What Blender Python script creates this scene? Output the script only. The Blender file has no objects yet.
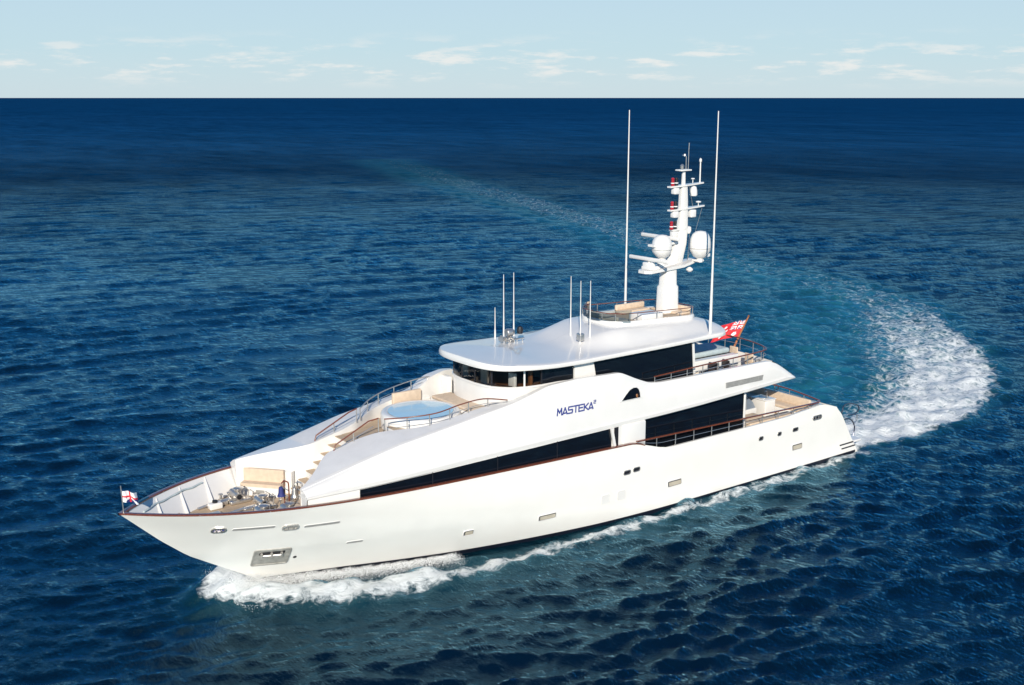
import bpy, bmesh, math, random
import numpy as np
from mathutils import Vector, Matrix
R = math.radians
rnd = random.Random(7)
scene = bpy.context.scene

# ------------------------------------------------------------------ camera, sky, sun, exposure
cam_d = bpy.data.cameras.new("camera")
cam = bpy.data.objects.new("camera", cam_d)
scene.collection.objects.link(cam)
CAM = (48.15, 37.49, 18.0)
VIEW = 233.24
cam.location = CAM
cam.rotation_euler = (R(90 - 12.24), 0, R(VIEW - 90))
cam_d.sensor_width = 36
cam_d.lens = 1130 / 1024 * 36
cam_d.clip_end = 80000
cam_d.clip_start = 0.5
scene.camera = cam

SUN_AZ, SUN_EL = 51.0, 25.0
world = bpy.data.worlds.new("World")
scene.world = world
world.use_nodes = True
wn, wl = world.node_tree.nodes, world.node_tree.links
wn.clear()
out = wn.new("ShaderNodeOutputWorld")
bg = wn.new("ShaderNodeBackground")
bg.inputs[1].default_value = 0.10
sky = wn.new("ShaderNodeTexSky")
sky.sky_type = 'NISHITA'
sky.sun_disc = False
sky.sun_elevation = R(SUN_EL)
sky.sun_rotation = R(90 - SUN_AZ)
sky.altitude = 0
sky.air_density = 0.85
sky.dust_density = 0.6
sky.ozone_density = 1.0
tc = wn.new("ShaderNodeTexCoord")
mp = wn.new("ShaderNodeMapping")
mp.inputs['Scale'].default_value = (5.0, 5.0, 30.0)
wl.new(tc.outputs['Generated'], mp.inputs['Vector'])
cn = wn.new("ShaderNodeTexNoise")
cn.inputs['Scale'].default_value = 3.4
cn.inputs['Detail'].default_value = 9
cn.inputs['Roughness'].default_value = 0.62
wl.new(mp.outputs[0], cn.inputs['Vector'])
cr = wn.new("ShaderNodeMapRange")
cr.interpolation_type = 'SMOOTHSTEP'
cr.inputs['From Min'].default_value = 0.50
cr.inputs['From Max'].default_value = 0.66
wl.new(cn.outputs['Fac'], cr.inputs['Value'])
sp = wn.new("ShaderNodeSeparateXYZ")
wl.new(tc.outputs['Generated'], sp.inputs[0])
band = wn.new("ShaderNodeMapRange")
band.interpolation_type = 'SMOOTHSTEP'
band.inputs['From Min'].default_value = 0.058
band.inputs['From Max'].default_value = 0.03
wl.new(sp.outputs['Z'], band.inputs['Value'])
low = wn.new("ShaderNodeMapRange"); low.interpolation_type = 'SMOOTHSTEP'; low.inputs['From Min'].default_value = .004; low.inputs['From Max'].default_value = .024
wl.new(sp.outputs['Z'], low.inputs['Value'])
cm0 = wn.new("ShaderNodeMath"); cm0.operation = 'MULTIPLY'; wl.new(cr.outputs[0], cm0.inputs[0]); wl.new(low.outputs[0], cm0.inputs[1])
cm = wn.new("ShaderNodeMath"); cm.operation = 'MULTIPLY'
wl.new(cm0.outputs[0], cm.inputs[0]); wl.new(band.outputs[0], cm.inputs[1])
cm2 = wn.new("ShaderNodeMath"); cm2.operation = 'MULTIPLY'; cm2.inputs[1].default_value = 0.7
wl.new(cm.outputs[0], cm2.inputs[0])
mx = wn.new("ShaderNodeMix"); mx.data_type = 'RGBA'
mx.inputs['B'].default_value = (7.3, 7.1, 6.8, 1)
wl.new(cm2.outputs[0], mx.inputs['Factor'])
ramp = wn.new("ShaderNodeValToRGB")
e = ramp.color_ramp.elements
e[0].position = 0.0; e[0].color = (.68, .83, .90, 1)
e[1].position = 1.0; e[1].color = (.014, .08, .27, 1)
for pos, c in ((.04, (.60, .81, .91)), (.085, (.58, .785, .92)), (.115, (.16, .50, .82)), (.2, (.03, .36, .78)), (.36, (.02, .26, .62)), (.6, (.016, .13, .38))):
    q = e.new(pos); q.color = (*c, 1)
wl.new(sp.outputs['Z'], ramp.inputs[0])
rsc = wn.new("ShaderNodeVectorMath"); rsc.operation = 'SCALE'; rsc.inputs['Scale'].default_value = 7.0
wl.new(ramp.outputs[0], rsc.inputs[0])
grade = wn.new("ShaderNodeMix"); grade.data_type = 'RGBA'; grade.inputs['Factor'].default_value = .92
wl.new(sky.outputs[0], grade.inputs['A']); wl.new(rsc.outputs[0], grade.inputs['B'])
wl.new(grade.outputs['Result'], mx.inputs['A'])
wl.new(mx.outputs['Result'], bg.inputs[0])
wl.new(bg.outputs[0], out.inputs[0])

sun_d = bpy.data.lights.new("sun", 'SUN')
sun_d.energy = 4.6
sun_d.angle = R(0.5)
sun_d.color = (1.0, 0.915, 0.79)
sun = bpy.data.objects.new("sun", sun_d)
scene.collection.objects.link(sun)
sdir = Vector((math.cos(R(SUN_AZ)) * math.cos(R(SUN_EL)), math.sin(R(SUN_AZ)) * math.cos(R(SUN_EL)), math.sin(R(SUN_EL))))
sun.rotation_euler = sdir.to_track_quat('Z', 'Y').to_euler()
sun.location = (60, 50, 60)

scene.view_settings.view_transform = 'Standard'
scene.view_settings.look = 'None'
scene.view_settings.gamma = 1
scene.view_settings.exposure = 0.32
scene.cycles.use_denoising = True
scene.cycles.max_bounces = 8

# ------------------------------------------------------------------ materials
MATS = {}
def mat(name, col, rough=0.5, metal=0.0, coat=0.0, spec=0.5, noise=0.0, nscale=3.0, bump=0.0, bscale=40.0):
    m = bpy.data.materials.new(name); m.use_nodes = True
    n, l = m.node_tree.nodes, m.node_tree.links
    b = n['Principled BSDF']
    b.inputs['Base Color'].default_value = (*col, 1)
    b.inputs['Roughness'].default_value = rough
    b.inputs['Metallic'].default_value = metal
    b.inputs['Coat Weight'].default_value = coat
    b.inputs['Coat Roughness'].default_value = 0.05
    b.inputs['Specular IOR Level'].default_value = spec
    g = n.new("ShaderNodeNewGeometry")
    if noise:
        t = n.new("ShaderNodeTexNoise"); t.inputs['Scale'].default_value = nscale; t.inputs['Detail'].default_value = 6
        l.new(g.outputs['Position'], t.inputs['Vector'])
        r = n.new("ShaderNodeMapRange")
        r.inputs['From Min'].default_value = .3; r.inputs['From Max'].default_value = .7
        r.inputs['To Min'].default_value = 1 - noise; r.inputs['To Max'].default_value = 1 + noise * .4
        l.new(t.outputs['Fac'], r.inputs['Value'])
        mu = n.new("ShaderNodeMix"); mu.data_type = 'RGBA'; mu.blend_type = 'MULTIPLY'; mu.inputs['Factor'].default_value = 1
        mu.inputs['A'].default_value = (*col, 1)
        l.new(r.outputs[0], mu.inputs['B'])
        l.new(mu.outputs['Result'], b.inputs['Base Color'])
    if bump:
        t2 = n.new("ShaderNodeTexNoise"); t2.inputs['Scale'].default_value = bscale; t2.inputs['Detail'].default_value = 4
        l.new(g.outputs['Position'], t2.inputs['Vector'])
        bp = n.new("ShaderNodeBump"); bp.inputs['Strength'].default_value = bump; bp.inputs['Distance'].default_value = .02
        l.new(t2.outputs['Fac'], bp.inputs['Height']); l.new(bp.outputs[0], b.inputs['Normal'])
    MATS[name] = m
    return m

WHITE = mat('white_gelcoat', (.715, .705, .685), .28, coat=.5, noise=.03, nscale=1.2)
HULLW = mat('white_hull_paint', (.82, .805, .765), .22, coat=.6, noise=.03, nscale=.7, bump=.04, bscale=1.1)
DECKW = mat('non_skid_deck', (.66, .66, .66), .6, noise=.05, nscale=2, bump=.3, bscale=120)
GLASS = mat('tinted_glass', (.004, .006, .010), .04, spec=.6)
BLACK = mat('black_rubber', (.012, .012, .016), .5, noise=.2)
BOOT = mat('dark_boot_paint', (.008, .01, .02), .35, noise=.2)
STEEL = mat('stainless_steel', (.60, .58, .55), .34, metal=.85, noise=.1, nscale=8)
STEELD = mat('dark_steel', (.10, .11, .15), .3, metal=.8, noise=.2)
DULL = mat('brushed_plate', (.42, .41, .38), .45, metal=.4, noise=.3, nscale=5)
TAN = mat('tan_upholstery', (.60, .48, .365), .8, noise=.12, nscale=6, bump=.3, bscale=60)
CREAM = mat('cream_cushion', (.70, .62, .52), .8, noise=.1, nscale=5, bump=.3, bscale=60)
GREYC = mat('pale_grey_cover', (.42, .50, .52), .8, noise=.15, nscale=4, bump=.4, bscale=15)
DARKC = mat('dark_clutter', (.03, .025, .03), .6, noise=.3, nscale=7)
MAHOG = mat('varnished_mahogany', (.17, .048, .024), .25, coat=.6, noise=.3, nscale=9)
REDW = mat('varnished_staff', (.36, .12, .03), .3, coat=.5, noise=.2, nscale=9)
RED = mat('red_cloth', (.62, .02, .03), .7, noise=.15, nscale=5)
FWHITE = mat('white_cloth', (.8, .8, .8), .7, noise=.05)
NAVY = mat('navy_cloth', (.02, .03, .16), .7, noise=.1)
LETTER = mat('blue_lettering', (.035, .05, .22), .35, noise=.05)
REDLENS = mat('red_lens', (.35, .02, .03), .2, noise=.1)
TUB = mat('pale_blue_tub', (.47, .68, .80), .08, noise=.05, nscale=3)
GREYD = mat('painted_recess_shadow', (.10, .10, .10), .5, noise=.2)
GREYP = mat('grey_recess', (.30, .30, .29), .5, noise=.2)
WOODIN = mat('interior_wood', (.22, .09, .03), .4, noise=.25, nscale=6)

def teak():
    m = mat('teak_planking', (.47, .35, .23), .65)
    n, l = m.node_tree.nodes, m.node_tree.links
    b = n['Principled BSDF']
    g = n.new("ShaderNodeNewGeometry")
    w = n.new("ShaderNodeTexWave"); w.bands_direction = 'Y'; w.inputs['Scale'].default_value = 2.8
    w.inputs['Distortion'].default_value = .15
    l.new(g.outputs['Position'], w.inputs['Vector'])
    no = n.new("ShaderNodeTexNoise"); no.inputs['Scale'].default_value = 5; no.inputs['Detail'].default_value = 6
    mp = n.new("ShaderNodeMapping"); mp.inputs['Scale'].default_value = (.4, 4, 1)
    l.new(g.outputs['Position'], mp.inputs[0]); l.new(mp.outputs[0], no.inputs['Vector'])
    r1 = n.new("ShaderNodeMapRange"); r1.inputs['From Min'].default_value = 0; r1.inputs['From Max'].default_value = .12
    r1.inputs['To Min'].default_value = .45; r1.inputs['To Max'].default_value = 1
    l.new(w.outputs['Fac'], r1.inputs['Value'])
    r2 = n.new("ShaderNodeMapRange"); r2.inputs['From Min'].default_value = .3; r2.inputs['From Max'].default_value = .7
    r2.inputs['To Min'].default_value = .8; r2.inputs['To Max'].default_value = 1.1
    l.new(no.outputs['Fac'], r2.inputs['Value'])
    mu = n.new("ShaderNodeMath"); mu.operation = 'MULTIPLY'
    l.new(r1.outputs[0], mu.inputs[0]); l.new(r2.outputs[0], mu.inputs[1])
    mi = n.new("ShaderNodeMix"); mi.data_type = 'RGBA'; mi.blend_type = 'MULTIPLY'; mi.inputs['Factor'].default_value = 1
    mi.inputs['A'].default_value = (.50, .38, .26, 1)
    l.new(mu.outputs[0], mi.inputs['B']); l.new(mi.outputs['Result'], b.inputs['Base Color'])
    return m
TEAK = teak()

def clear_glass():
    m = bpy.data.materials.new('clear_tinted_glass'); m.use_nodes = True
    n, l = m.node_tree.nodes, m.node_tree.links
    n.clear()
    o = n.new("ShaderNodeOutputMaterial")
    gl = n.new("ShaderNodeBsdfGlossy"); gl.inputs['Roughness'].default_value = .03
    tr = n.new("ShaderNodeBsdfTransparent"); tr.inputs[0].default_value = (.55, .62, .66, 1)
    fr = n.new("ShaderNodeFresnel"); fr.inputs[0].default_value = 1.5
    mi = n.new("ShaderNodeMixShader")
    l.new(fr.outputs[0], mi.inputs[0]); l.new(tr.outputs[0], mi.inputs[1]); l.new(gl.outputs[0], mi.inputs[2])
    l.new(mi.outputs[0], o.inputs[0])
    return m, tr
CLEAR, _tr = clear_glass()
TINT, _tr2 = clear_glass(); TINT.name = 'wheelhouse_glass'; _tr2.inputs[0].default_value = (.7, .7, .68, 1)

# ------------------------------------------------------------------ mesh helper
class MB:
    def __init__(s): s.v = []; s.f = []; s.mi = []; s.cur = 0
    def add(s, vs, fs):
        o = len(s.v); s.v += [tuple(map(float, p)) for p in vs]
        for f in fs: s.f.append(tuple(o + i for i in f)); s.mi.append(s.cur)
        return s
    def box(s, x0, x1, y0, y1, z0, z1):
        v = [(x, y, z) for x in (x0, x1) for y in (y0, y1) for z in (z0, z1)]
        return s.add(v, [(0, 1, 3, 2), (4, 6, 7, 5), (0, 4, 5, 1), (2, 3, 7, 6), (0, 2, 6, 4), (1, 5, 7, 3)])
    def rbox(s, x0, x1, y0, y1, z0, z1, r=.04, seg=3, ang=0):
        bm = bmesh.new(); bmesh.ops.create_cube(bm, size=1)
        c = ((x0 + x1) / 2, (y0 + y1) / 2, (z0 + z1) / 2)
        bmesh.ops.scale(bm, vec=(abs(x1 - x0), abs(y1 - y0), abs(z1 - z0)), verts=bm.verts)
        r = min(r, .45 * min(abs(x1 - x0), abs(y1 - y0), abs(z1 - z0)))
        bmesh.ops.bevel(bm, geom=list(bm.edges), offset=r, segments=seg, affect='EDGES', profile=.5)
        if ang: bmesh.ops.rotate(bm, cent=(0, 0, 0), matrix=Matrix.Rotation(ang, 3, 'Z'), verts=bm.verts)
        bm.verts.index_update()
        s.add([tuple(v.co + Vector(c)) for v in bm.verts], [tuple(v.index for v in f.verts) for f in bm.faces])
        bm.free(); return s
    def grid(s, rows, close_u=False, close_v=False):
        nu, nv = len(rows), len(rows[0]); fs = []
        for i in range(nu - (0 if close_u else 1)):
            for j in range(nv - (0 if close_v else 1)):
                a, b = i, (i + 1) % nu; c, d = j, (j + 1) % nv
                fs.append((a * nv + c, b * nv + c, b * nv + d, a * nv + d))
        return s.add([p for r in rows for p in r], fs)
    def poly(s, pts): return s.add(pts, [tuple(range(len(pts)))])
    def prism(s, pts, vec):
        n = len(pts); q = [tuple(Vector(p) + Vector(vec)) for p in pts]
        return s.add(list(pts) + q, [tuple(range(n)), tuple(range(2 * n - 1, n - 1, -1))] + [(i, (i + 1) % n, n + (i + 1) % n, n + i) for i in range(n)])
    def tube(s, path, r, seg=8, closed=False):
        P = [Vector(p) for p in path]; n = len(P); rows = []
        for i, p in enumerate(P):
            if closed: t = P[(i + 1) % n] - P[i - 1]
            else: t = P[min(i + 1, n - 1)] - P[max(i - 1, 0)]
            t.normalize()
            up = Vector((0, 0, 1)) if abs(t.z) < .92 else Vector((1, 0, 0))
            a = t.cross(up).normalized(); b = a.cross(t)
            rr = r[i] if isinstance(r, (list, tuple)) else r
            rows.append([tuple(p + (a * math.cos(k * 2 * math.pi / seg) + b * math.sin(k * 2 * math.pi / seg)) * rr) for k in range(seg)])
        o = len(s.v)
        s.grid(rows, close_u=closed, close_v=True)
        if not closed:
            s.f.append(tuple(o + k for k in range(seg))); s.mi.append(s.cur)
            s.f.append(tuple(o + (n - 1) * seg + k for k in range(seg))); s.mi.append(s.cur)
        return s
    def lathe(s, prof, c, seg=24, sx=1, sy=1):
        rows = [[(c[0] + r * sx * math.cos(2 * math.pi * k / seg), c[1] + r * sy * math.sin(2 * math.pi * k / seg), c[2] + z) for k in range(seg)] for r, z in prof]
        o = len(s.v); n = len(prof)
        s.grid(rows, close_v=True)
        for i in (0, n - 1):
            if prof[i][0] > 1e-4: s.f.append(tuple(o + i * seg + k for k in range(seg))); s.mi.append(s.cur)
        return s
    def strip(s, path, w, h):
        """flat rail of rectangular section swept along a path"""
        P = [Vector(p) for p in path]; rows = []
        for i, p in enumerate(P):
            t = P[min(i + 1, len(P) - 1)] - P[max(i - 1, 0)]; t.z = 0; t.normalize()
            a = Vector((-t.y, t.x, 0)) * w / 2; u = Vector((0, 0, h / 2)); c = .3
            rows.append([tuple(p + q) for q in (a * (1 - c) + u, a + u * (1 - c), a - u * (1 - c), a * (1 - c) - u, -a * (1 - c) - u, -a - u * (1 - c), -a + u * (1 - c), -a * (1 - c) + u)])
        o = len(s.v); n = len(P)
        s.grid(rows, close_v=True)
        for i in (0, n - 1): s.f.append(tuple(o + i * 8 + k for k in range(8))); s.mi.append(s.cur)
        return s
    def build(s, name, mats, parent=None, smooth=35, label=None, fix=True):
        me = bpy.data.meshes.new(name)
        me.from_pydata(s.v, [], s.f)
        if not isinstance(mats, (list, tuple)): mats = [mats]
        for m in mats: me.materials.append(m)
        me.polygons.foreach_set('material_index', s.mi)
        if fix:
            bm = bmesh.new(); bm.from_mesh(me)
            bmesh.ops.remove_doubles(bm, verts=bm.verts, dist=1e-5)
            bmesh.ops.recalc_face_normals(bm, faces=bm.faces)
            bm.to_mesh(me); bm.free()
        if smooth:
            me.polygons.foreach_set('use_smooth', [True] * len(me.polygons))
            me.set_sharp_from_angle(angle=R(smooth))
        me.update()
        o = bpy.data.objects.new(name, me)
        scene.collection.objects.link(o)
        if parent is not None:
            o.parent = parent
        if label: o['label'] = label
        return o

def tag(o, label, cat, group=None, kind=None):
    o['label'] = label
    if cat: o['category'] = cat
    if group: o['group'] = group
    if kind: o['kind'] = kind
    return o
def structure(o, label=None, kind='structure'):
    o['kind'] = kind
    if label: o['label'] = label
    return o
def thing(name, label, cat, group=None):
    o = bpy.data.objects.new(name, None); scene.collection.objects.link(o)
    o.empty_display_size = .3
    return tag(o, label, cat, group)
def ip(x, xs, ys):
    """smooth monotone-ish interpolation"""
    return float(np.interp(x, xs, ys))
def sstep(a, b, x):
    t = np.clip((x - a) / (b - a), 0, 1); return t * t * (3 - 2 * t)

# ------------------------------------------------------------------ hull lines (x = metres forward of the transom, y = port, z = up)
def sheer0(x): t = x / 37; return 3.07 + 1.035 * t - .118 * t * t
def sheer(x):
    if x > 16.4: return sheer0(x)
    return ip(x, [0, 2.14, 2.9, 3.4, 4.4, 6.3, 10, 14.4, 14.8, 15.3, 15.8, 16.2, 16.4],
              [2.62, 2.72, 2.98, 3.10, 3.03, 2.92, 2.93, 2.95, 3.0, 3.18, 3.39, 3.49, sheer0(16.4)])
def xe(z): return ip(z, [-1.2, 0, .5, 1.07, 1.9, 2.7, 4.0, 4.4], [29.0, 31.6, 32.4, 33.35, 34.7, 35.65, 37, 37.4])
def xs_(z): return ip(z, [-1.2, 0, .76, 2.28, 2.72, 3.5], [0, 0, .62, 1.69, 2.14, 2.6])
def hull_y(x, z):
    u = min(max((x - xs_(z)) / (xe(z) - xs_(z)), 0), 1)
    return hull_yu(u, z)
def hull_yu(u, z):
    t = min(max((z + .3) / 4.2, 0), 1)
    B = 3.36 + .14 * min(t * 1.6, 1)
    u0 = .36 + .23 * t; n = 2.1 + 1.8 * t ** 1.3
    y = B * (1 - max((u - u0) / (1 - u0), 0) ** n) - .24 * max((.59 - u) / .59, 0) ** 2
    if z < 0: y *= math.sqrt(max(1 - (z / 1.4) ** 2, 0.05))
    return max(y, 0)

yacht = thing('motor_yacht', 'large white three deck motor yacht heading left across the blue sea', 'yacht')

# hull shell
NU, NV = 110, 26
mb = MB()
def hull_rows(sg):
    rows = []
    for i in range(NU + 1):
        u = i / NU; u = u - .06 * math.sin(2 * math.pi * u)
        u = 1 - (1 - u) ** 1.25
        row = []
        for j in range(NV + 1):
            v = j / NV
            x0 = 2.3 + (36.9 - 2.3) * u
            z = -1.1 + v * (sheer(x0) + 1.1)
            x = xs_(z) + (xe(z) - xs_(z)) * u
            row.append((x, sg * hull_yu(u, z), z))
        rows.append(row)
    return rows
pr, sr = hull_rows(1), hull_rows(-1)
mb.grid(pr); mb.grid(sr)
mb.grid([pr[0], sr[0]])                                  # transom
hull = mb.build('hull', HULLW, yacht, smooth=40)

# bulwark lining (inner faces) and inner coaming, foredeck and aft
mb = MB()
for sg in (1, -1):
    rows = []
    for k in range(90):
        x = 36.6 - k * (36.6 - 3.0) / 89
        z = sheer(x)
        yo = hull_y(x, z)
        yi = max(yo - .13, .02)
        fl = max(3.05, ip(x + .3, [35.65, 37.0, 37.4], [2.75, 4.0, 4.1])) if x > 17 else 2.35
        fl = min(fl, z - .05)
        yb = max(hull_y(x, fl) - .12, .02)
        rows.append([(x, sg * (yo - .01), z - .012), (x, sg * yi, z - .012), (x, sg * min(yb, yi), fl)])
    mb.grid(rows)
mb.build('bulwark_lining', WHITE, yacht, smooth=40)

def deck(name, x0, x1, z, inset, material, n=40):
    mb = MB(); rows = []
    for k in range(n + 1):
        x = x0 + (x1 - x0) * k / n
        y = max(hull_y(x, z) - inset, .02)
        rows.append([(x, -y, z), (x, 0, z), (x, y, z)])
    mb.grid(rows)
    return mb.build(name, material, yacht, smooth=0)
deck('foredeck', 27.5, 35.85, 3.05, .1, TEAK)
deck('aft_deck', 2.7, 17.5, 2.35, .1, TEAK)

# teak/mahogany cap rail on the forward bulwark
for sg in (1, -1):
    path = []
    for k in range(110):
        x = 37.02 - (37.02 - 16.0) * k / 109
        x = 37.02 - (37.02 - 15.6) * (k / 109) ** 1.25
        z = sheer(x); y = hull_y(min(x, 36.98), z - .01)
        path.append((x, sg * max(y - .045, 0.0), z + .025))
    MB().strip(path, .19, .055).build('cap_rail', MAHOG, hull, smooth=50)
# boot stripe just proud of the hull, climbing slightly to the bow
for sg in (1, -1):
    rows = []
    for k in range(120):
        x = .25 + k * (33.4 - .25) / 119
        zt = ip(x, [0, 18, 25, 29, 31.5, 33.4], [.13, .20, .32, .44, .40, .25])
        zb = -.6
        row = []
        for j in range(7):
            z = zb + (zt - zb) * j / 6
            row.append((x, sg * (hull_y(x, z) + .006), z))
        rows.append(row)
    MB().grid(rows).build('boot_stripe', BOOT, hull, smooth=40)

# ---------------- fittings set on the hull skin
def hull_frame(x, z, sg=1):
    p = Vector((x, sg * hull_y(x, z), z))
    tx = Vector((x + .05, sg * hull_y(x + .05, z), z)) - Vector((x - .05, sg * hull_y(x - .05, z), z)); tx.normalize()
    tz = Vector((x, sg * hull_y(x, z + .05), z + .05)) - Vector((x, sg * hull_y(x, z - .05), z - .05)); tz.normalize()
    nrm = tz.cross(tx) if sg > 0 else tx.cross(tz)
    if nrm.y * sg < 0: nrm = -nrm
    return p, tx, nrm.cross(tx) if (nrm.cross(tx)).z > 0 else -(nrm.cross(tx)), nrm.normalized()
def rrect(w, h, r, n=5):
    pts = []
    for cx, cy, a0 in ((w / 2 - r, h / 2 - r, 0), (-w / 2 + r, h / 2 - r, 90), (-w / 2 + r, -h / 2 + r, 180), (w / 2 - r, -h / 2 + r, 270)):
        for k in range(n + 1):
            a = R(a0 + 90 * k / n); pts.append((cx + r * math.cos(a), cy + r * math.sin(a)))
    return pts
def hull_pt(x, z, sg): return Vector((x, sg * hull_y(x, z), z))
def hull_plate(mb, x, z, w, h, r, d0, d1, sg=1, slant=0):
    p, tx, tz, n = hull_frame(x, z, sg)
    pts = [tuple(hull_pt(x + a + slant * b, z + b, sg) + n * d0) for a, b in rrect(w, h, r)]
    if w > .6:
        q = sorted(set(round(a, 4) for a, b in rrect(w, h, r)) | set(np.linspace(-w / 2, w / 2, 12)))
        rows = []
        for a in q:
            hh = h / 2 if abs(a) < w / 2 - r else h / 2 - r + math.sqrt(max(r * r - (abs(a) - w / 2 + r) ** 2, 0))
            rows.append([tuple(hull_pt(x + a + slant * b, z + b, sg) + n * d) for b, d in ((-hh, d0), (-hh, d1), (0, d1), (hh, d1), (hh, d0))])
        mb.grid(rows)
        return mb
    mb.prism(pts, n * (d1 - d0))
    return mb
def ring_on(mb, x, z, w, h, r, t, d0, d1, sg=1, slant=0):
    """raised frame round an opening: outer and inner rounded rectangles"""
    p, tx, tz, n = hull_frame(x, z, sg)
    A = rrect(w + 2 * t, h + 2 * t, r + t, 5); B = rrect(w, h, r, 5)
    def dens(L):
        o = []
        for i, (a, b) in enumerate(L):
            c, d = L[(i + 1) % len(L)]; m = 10 if abs(c - a) > .4 else 1
            o += [(a + (c - a) * k / m, b + (d - b) * k / m) for k in range(m)]
        return o
    A, B = dens(A), dens(B)
    if len(A) != len(B): A, B = rrect(w + 2 * t, h + 2 * t, r + t, 5), rrect(w, h, r, 5)
    rows = []
    for L, d in ((A, d0), (A, d1), (B, d1), (B, d0)):
        rows.append([tuple(hull_pt(x + a + slant * b, z + b, sg) + n * d) for a, b in L])
    mb.grid(rows, close_v=True)
    return mb
def porthole(x, z, w, h, mat_in, name='porthole', sg=1, slant=0.15):
    f = ring_on(MB(), x, z, w, h, .05, .022, -.01, .03, sg, slant).build(name, WHITE, hull)
    hull_plate(MB(), x, z, w + .03, h + .03, .05, -.01, .010, sg, slant).build('recess_plate', GREYD, f)  # dark plate showing at top and fore edge paints the recess shadow
    hull_plate(MB(), x - .03, z - .02, w - .10, h - .08, .04, .0, .016, sg, slant).build('pane', mat_in, f)
    return f
LIGHTP = mat('bright_pane', (.50, .45, .36), .15, spec=.6, noise=.15, nscale=2)
for sg in (1, -1):
    for x, z, w, h in ((24.45, 1.25, .42, .24), (20.8, 1.2, .85, .24), (13.65, 1.2, .85, .26), (5.15, 1.25, .75, .28)):
        porthole(x, z, w, h, LIGHTP, sg=sg)
    for x in (17.75, 16.85):
        ring_on(MB(), x, 1.32, .42, .36, .05, .03, -.01, .018, sg, .1).build('hatch_cover', WHITE, hull)
        hull_plate(MB(), x, 1.32, .42, .36, .04, -.01, .012, sg, .1).build('hatch_cover', WHITE, hull)
    for x, z, w in ((16.6, 2.3, .34), (16.05, 2.33, .34), (5.4, 2.18, .36), (7.95, 2.2, .26), (6.6, 2.18, .22)):
        f = ring_on(MB(), x, z, w, .13, .05, .04, -.01, .03, sg).build('hull_vent', STEEL, hull)
        hull_plate(MB(), x, z, w, .13, .05, -.01, .01, sg).build('vent_opening', BLACK, f)
    for x, z, w, inner in ((34.05, 3.18, .36, LETTER), (31.75, 3.03, .46, GREYP), (3.75, 2.5, .6, BLACK)):
        f = ring_on(MB(), x, z, w, .13, .065, .055, -.01, .05, sg).build('fairlead', STEEL, hull)
        hull_plate(MB(), x, z, w, .13, .065, -.01, .012, sg).build('fairlead_throat', inner, f)
        for dx in (-w * .2, w * .2):
            p, tx, tz, n = hull_frame(x + dx, z, sg)
            MB().tube([p - tz * .07 + n * .03, p + tz * .07 + n * .03], .025, 6).build('roller', STEEL, f)
    for x, z, w in ((32.95, 3.13, 1.35), (30.65, 2.97, 1.25), (29.15, 1.81, .6)):
        f = ring_on(MB(), x, z, w, .10, .05, .018, -.01, .012, sg).build('freeing_port', WHITE, hull)
        hull_plate(MB(), x, z, w, .10, .05, -.01, .009, sg).build('port_slot_shade', GREYP, f)  # flat grey plate paints the shading inside the slot
    # anchor pocket
    f = ring_on(MB(), 31.95, 1.5, 1.15, .78, .04, .05, -.01, .035, sg, .12).build('anchor_pocket', DULL, hull)
    hull_plate(MB(), 31.95, 1.5, 1.15, .78, .04, -.01, .014, sg, .12).build('pocket_plate', DULL, f)
    hull_plate(MB(), 31.98, 1.73, .85, .17, .05, .014, .02, sg).build('anchor_slot', BLACK, f)
    mb = MB()
    p, tx, tz, n = hull_frame(31.98, 1.68, sg)
    for dx in (-.36, 0, .36): mb.tube([p + tx * dx + n * .05 + tz * .12, p + tx * dx + n * .06 - tz * .1], .045, 8)
    mb.tube([p - tx * .36 + n * .05 - tz * .06, p + tx * .36 + n * .05 - tz * .06], .04, 8)
    mb.build('anchor', STEEL, f)
    hull_plate(MB(), 31.1, 1.35, .12, .10, .05, -.01, .02, sg).build('drain', BLACK, hull)
    # rubbing strakes on the quarter
    for z in (.62, .40):
        path = []
        for k in range(12):
            x = xs_(z) + .03 + 1.1 * k / 11
            path.append((x, sg * (hull_y(x, z) + .02), z))
        MB().tube(path, .035, 6).build('rub_strake', BLACK, hull)
# ------------------------------------------------------------------ sculpted side fairings / coach roof
FX = [5.3, 5.9, 6.6, 7.2, 9, 12, 14.3, 15.0, 15.7, 16.6, 19, 20.4, 21.3, 22.1, 22.9, 23.7, 25, 27.2, 29, 30, 30.7, 31.25]
FZU = [4.80, 5.18, 5.58, 5.80, 5.81, 5.82, 5.84, 5.93, 6.2, 6.6, 6.66, 6.58, 6.32, 6.10, 5.97, 5.84, 5.62, 5.28, 4.88, 4.62, 4.46, 4.33]
FYU = [2.98, 3.0, 3.02, 3.03, 3.05, 3.05, 3.03, 3.02, 3.0, 2.98, 2.92, 2.85, 2.8, 2.75, 2.72, 2.68, 2.62, 2.52, 2.45, 2.40, 2.38, 2.36]
FZL = [4.69, 4.68, 4.66, 4.64, 4.58, 4.47, 4.41, 4.40, 4.39, 4.38, 4.35, 4.33, 4.31, 4.30, 4.29, 4.27, 4.25, 4.20, 4.14, 4.1, 4.06, 4.02]
def FYL(x): return min(hull_y(x, 3.6) - .14, 3.30) if x > 9 else ip(x, [5.3, 9], [3.12, 3.28])
IX = [5.3, 15, 20, 21.5, 22.3, 23.2, 24.2, 25.2, 26.0, 26.6, 27.3, 28, 29.3, 29.75, 30.1, 30.6, 31.25]
IY = [2.85, 2.84, 2.70, 2.5, 2.3, 2.05, 2.0, 1.95, 1.7, 1.3, .85, .68, .66, .95, 1.35, 1.8, 2.28]
def floor_at(x): return 3.0 if x > 27.6 else (5.05)
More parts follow.
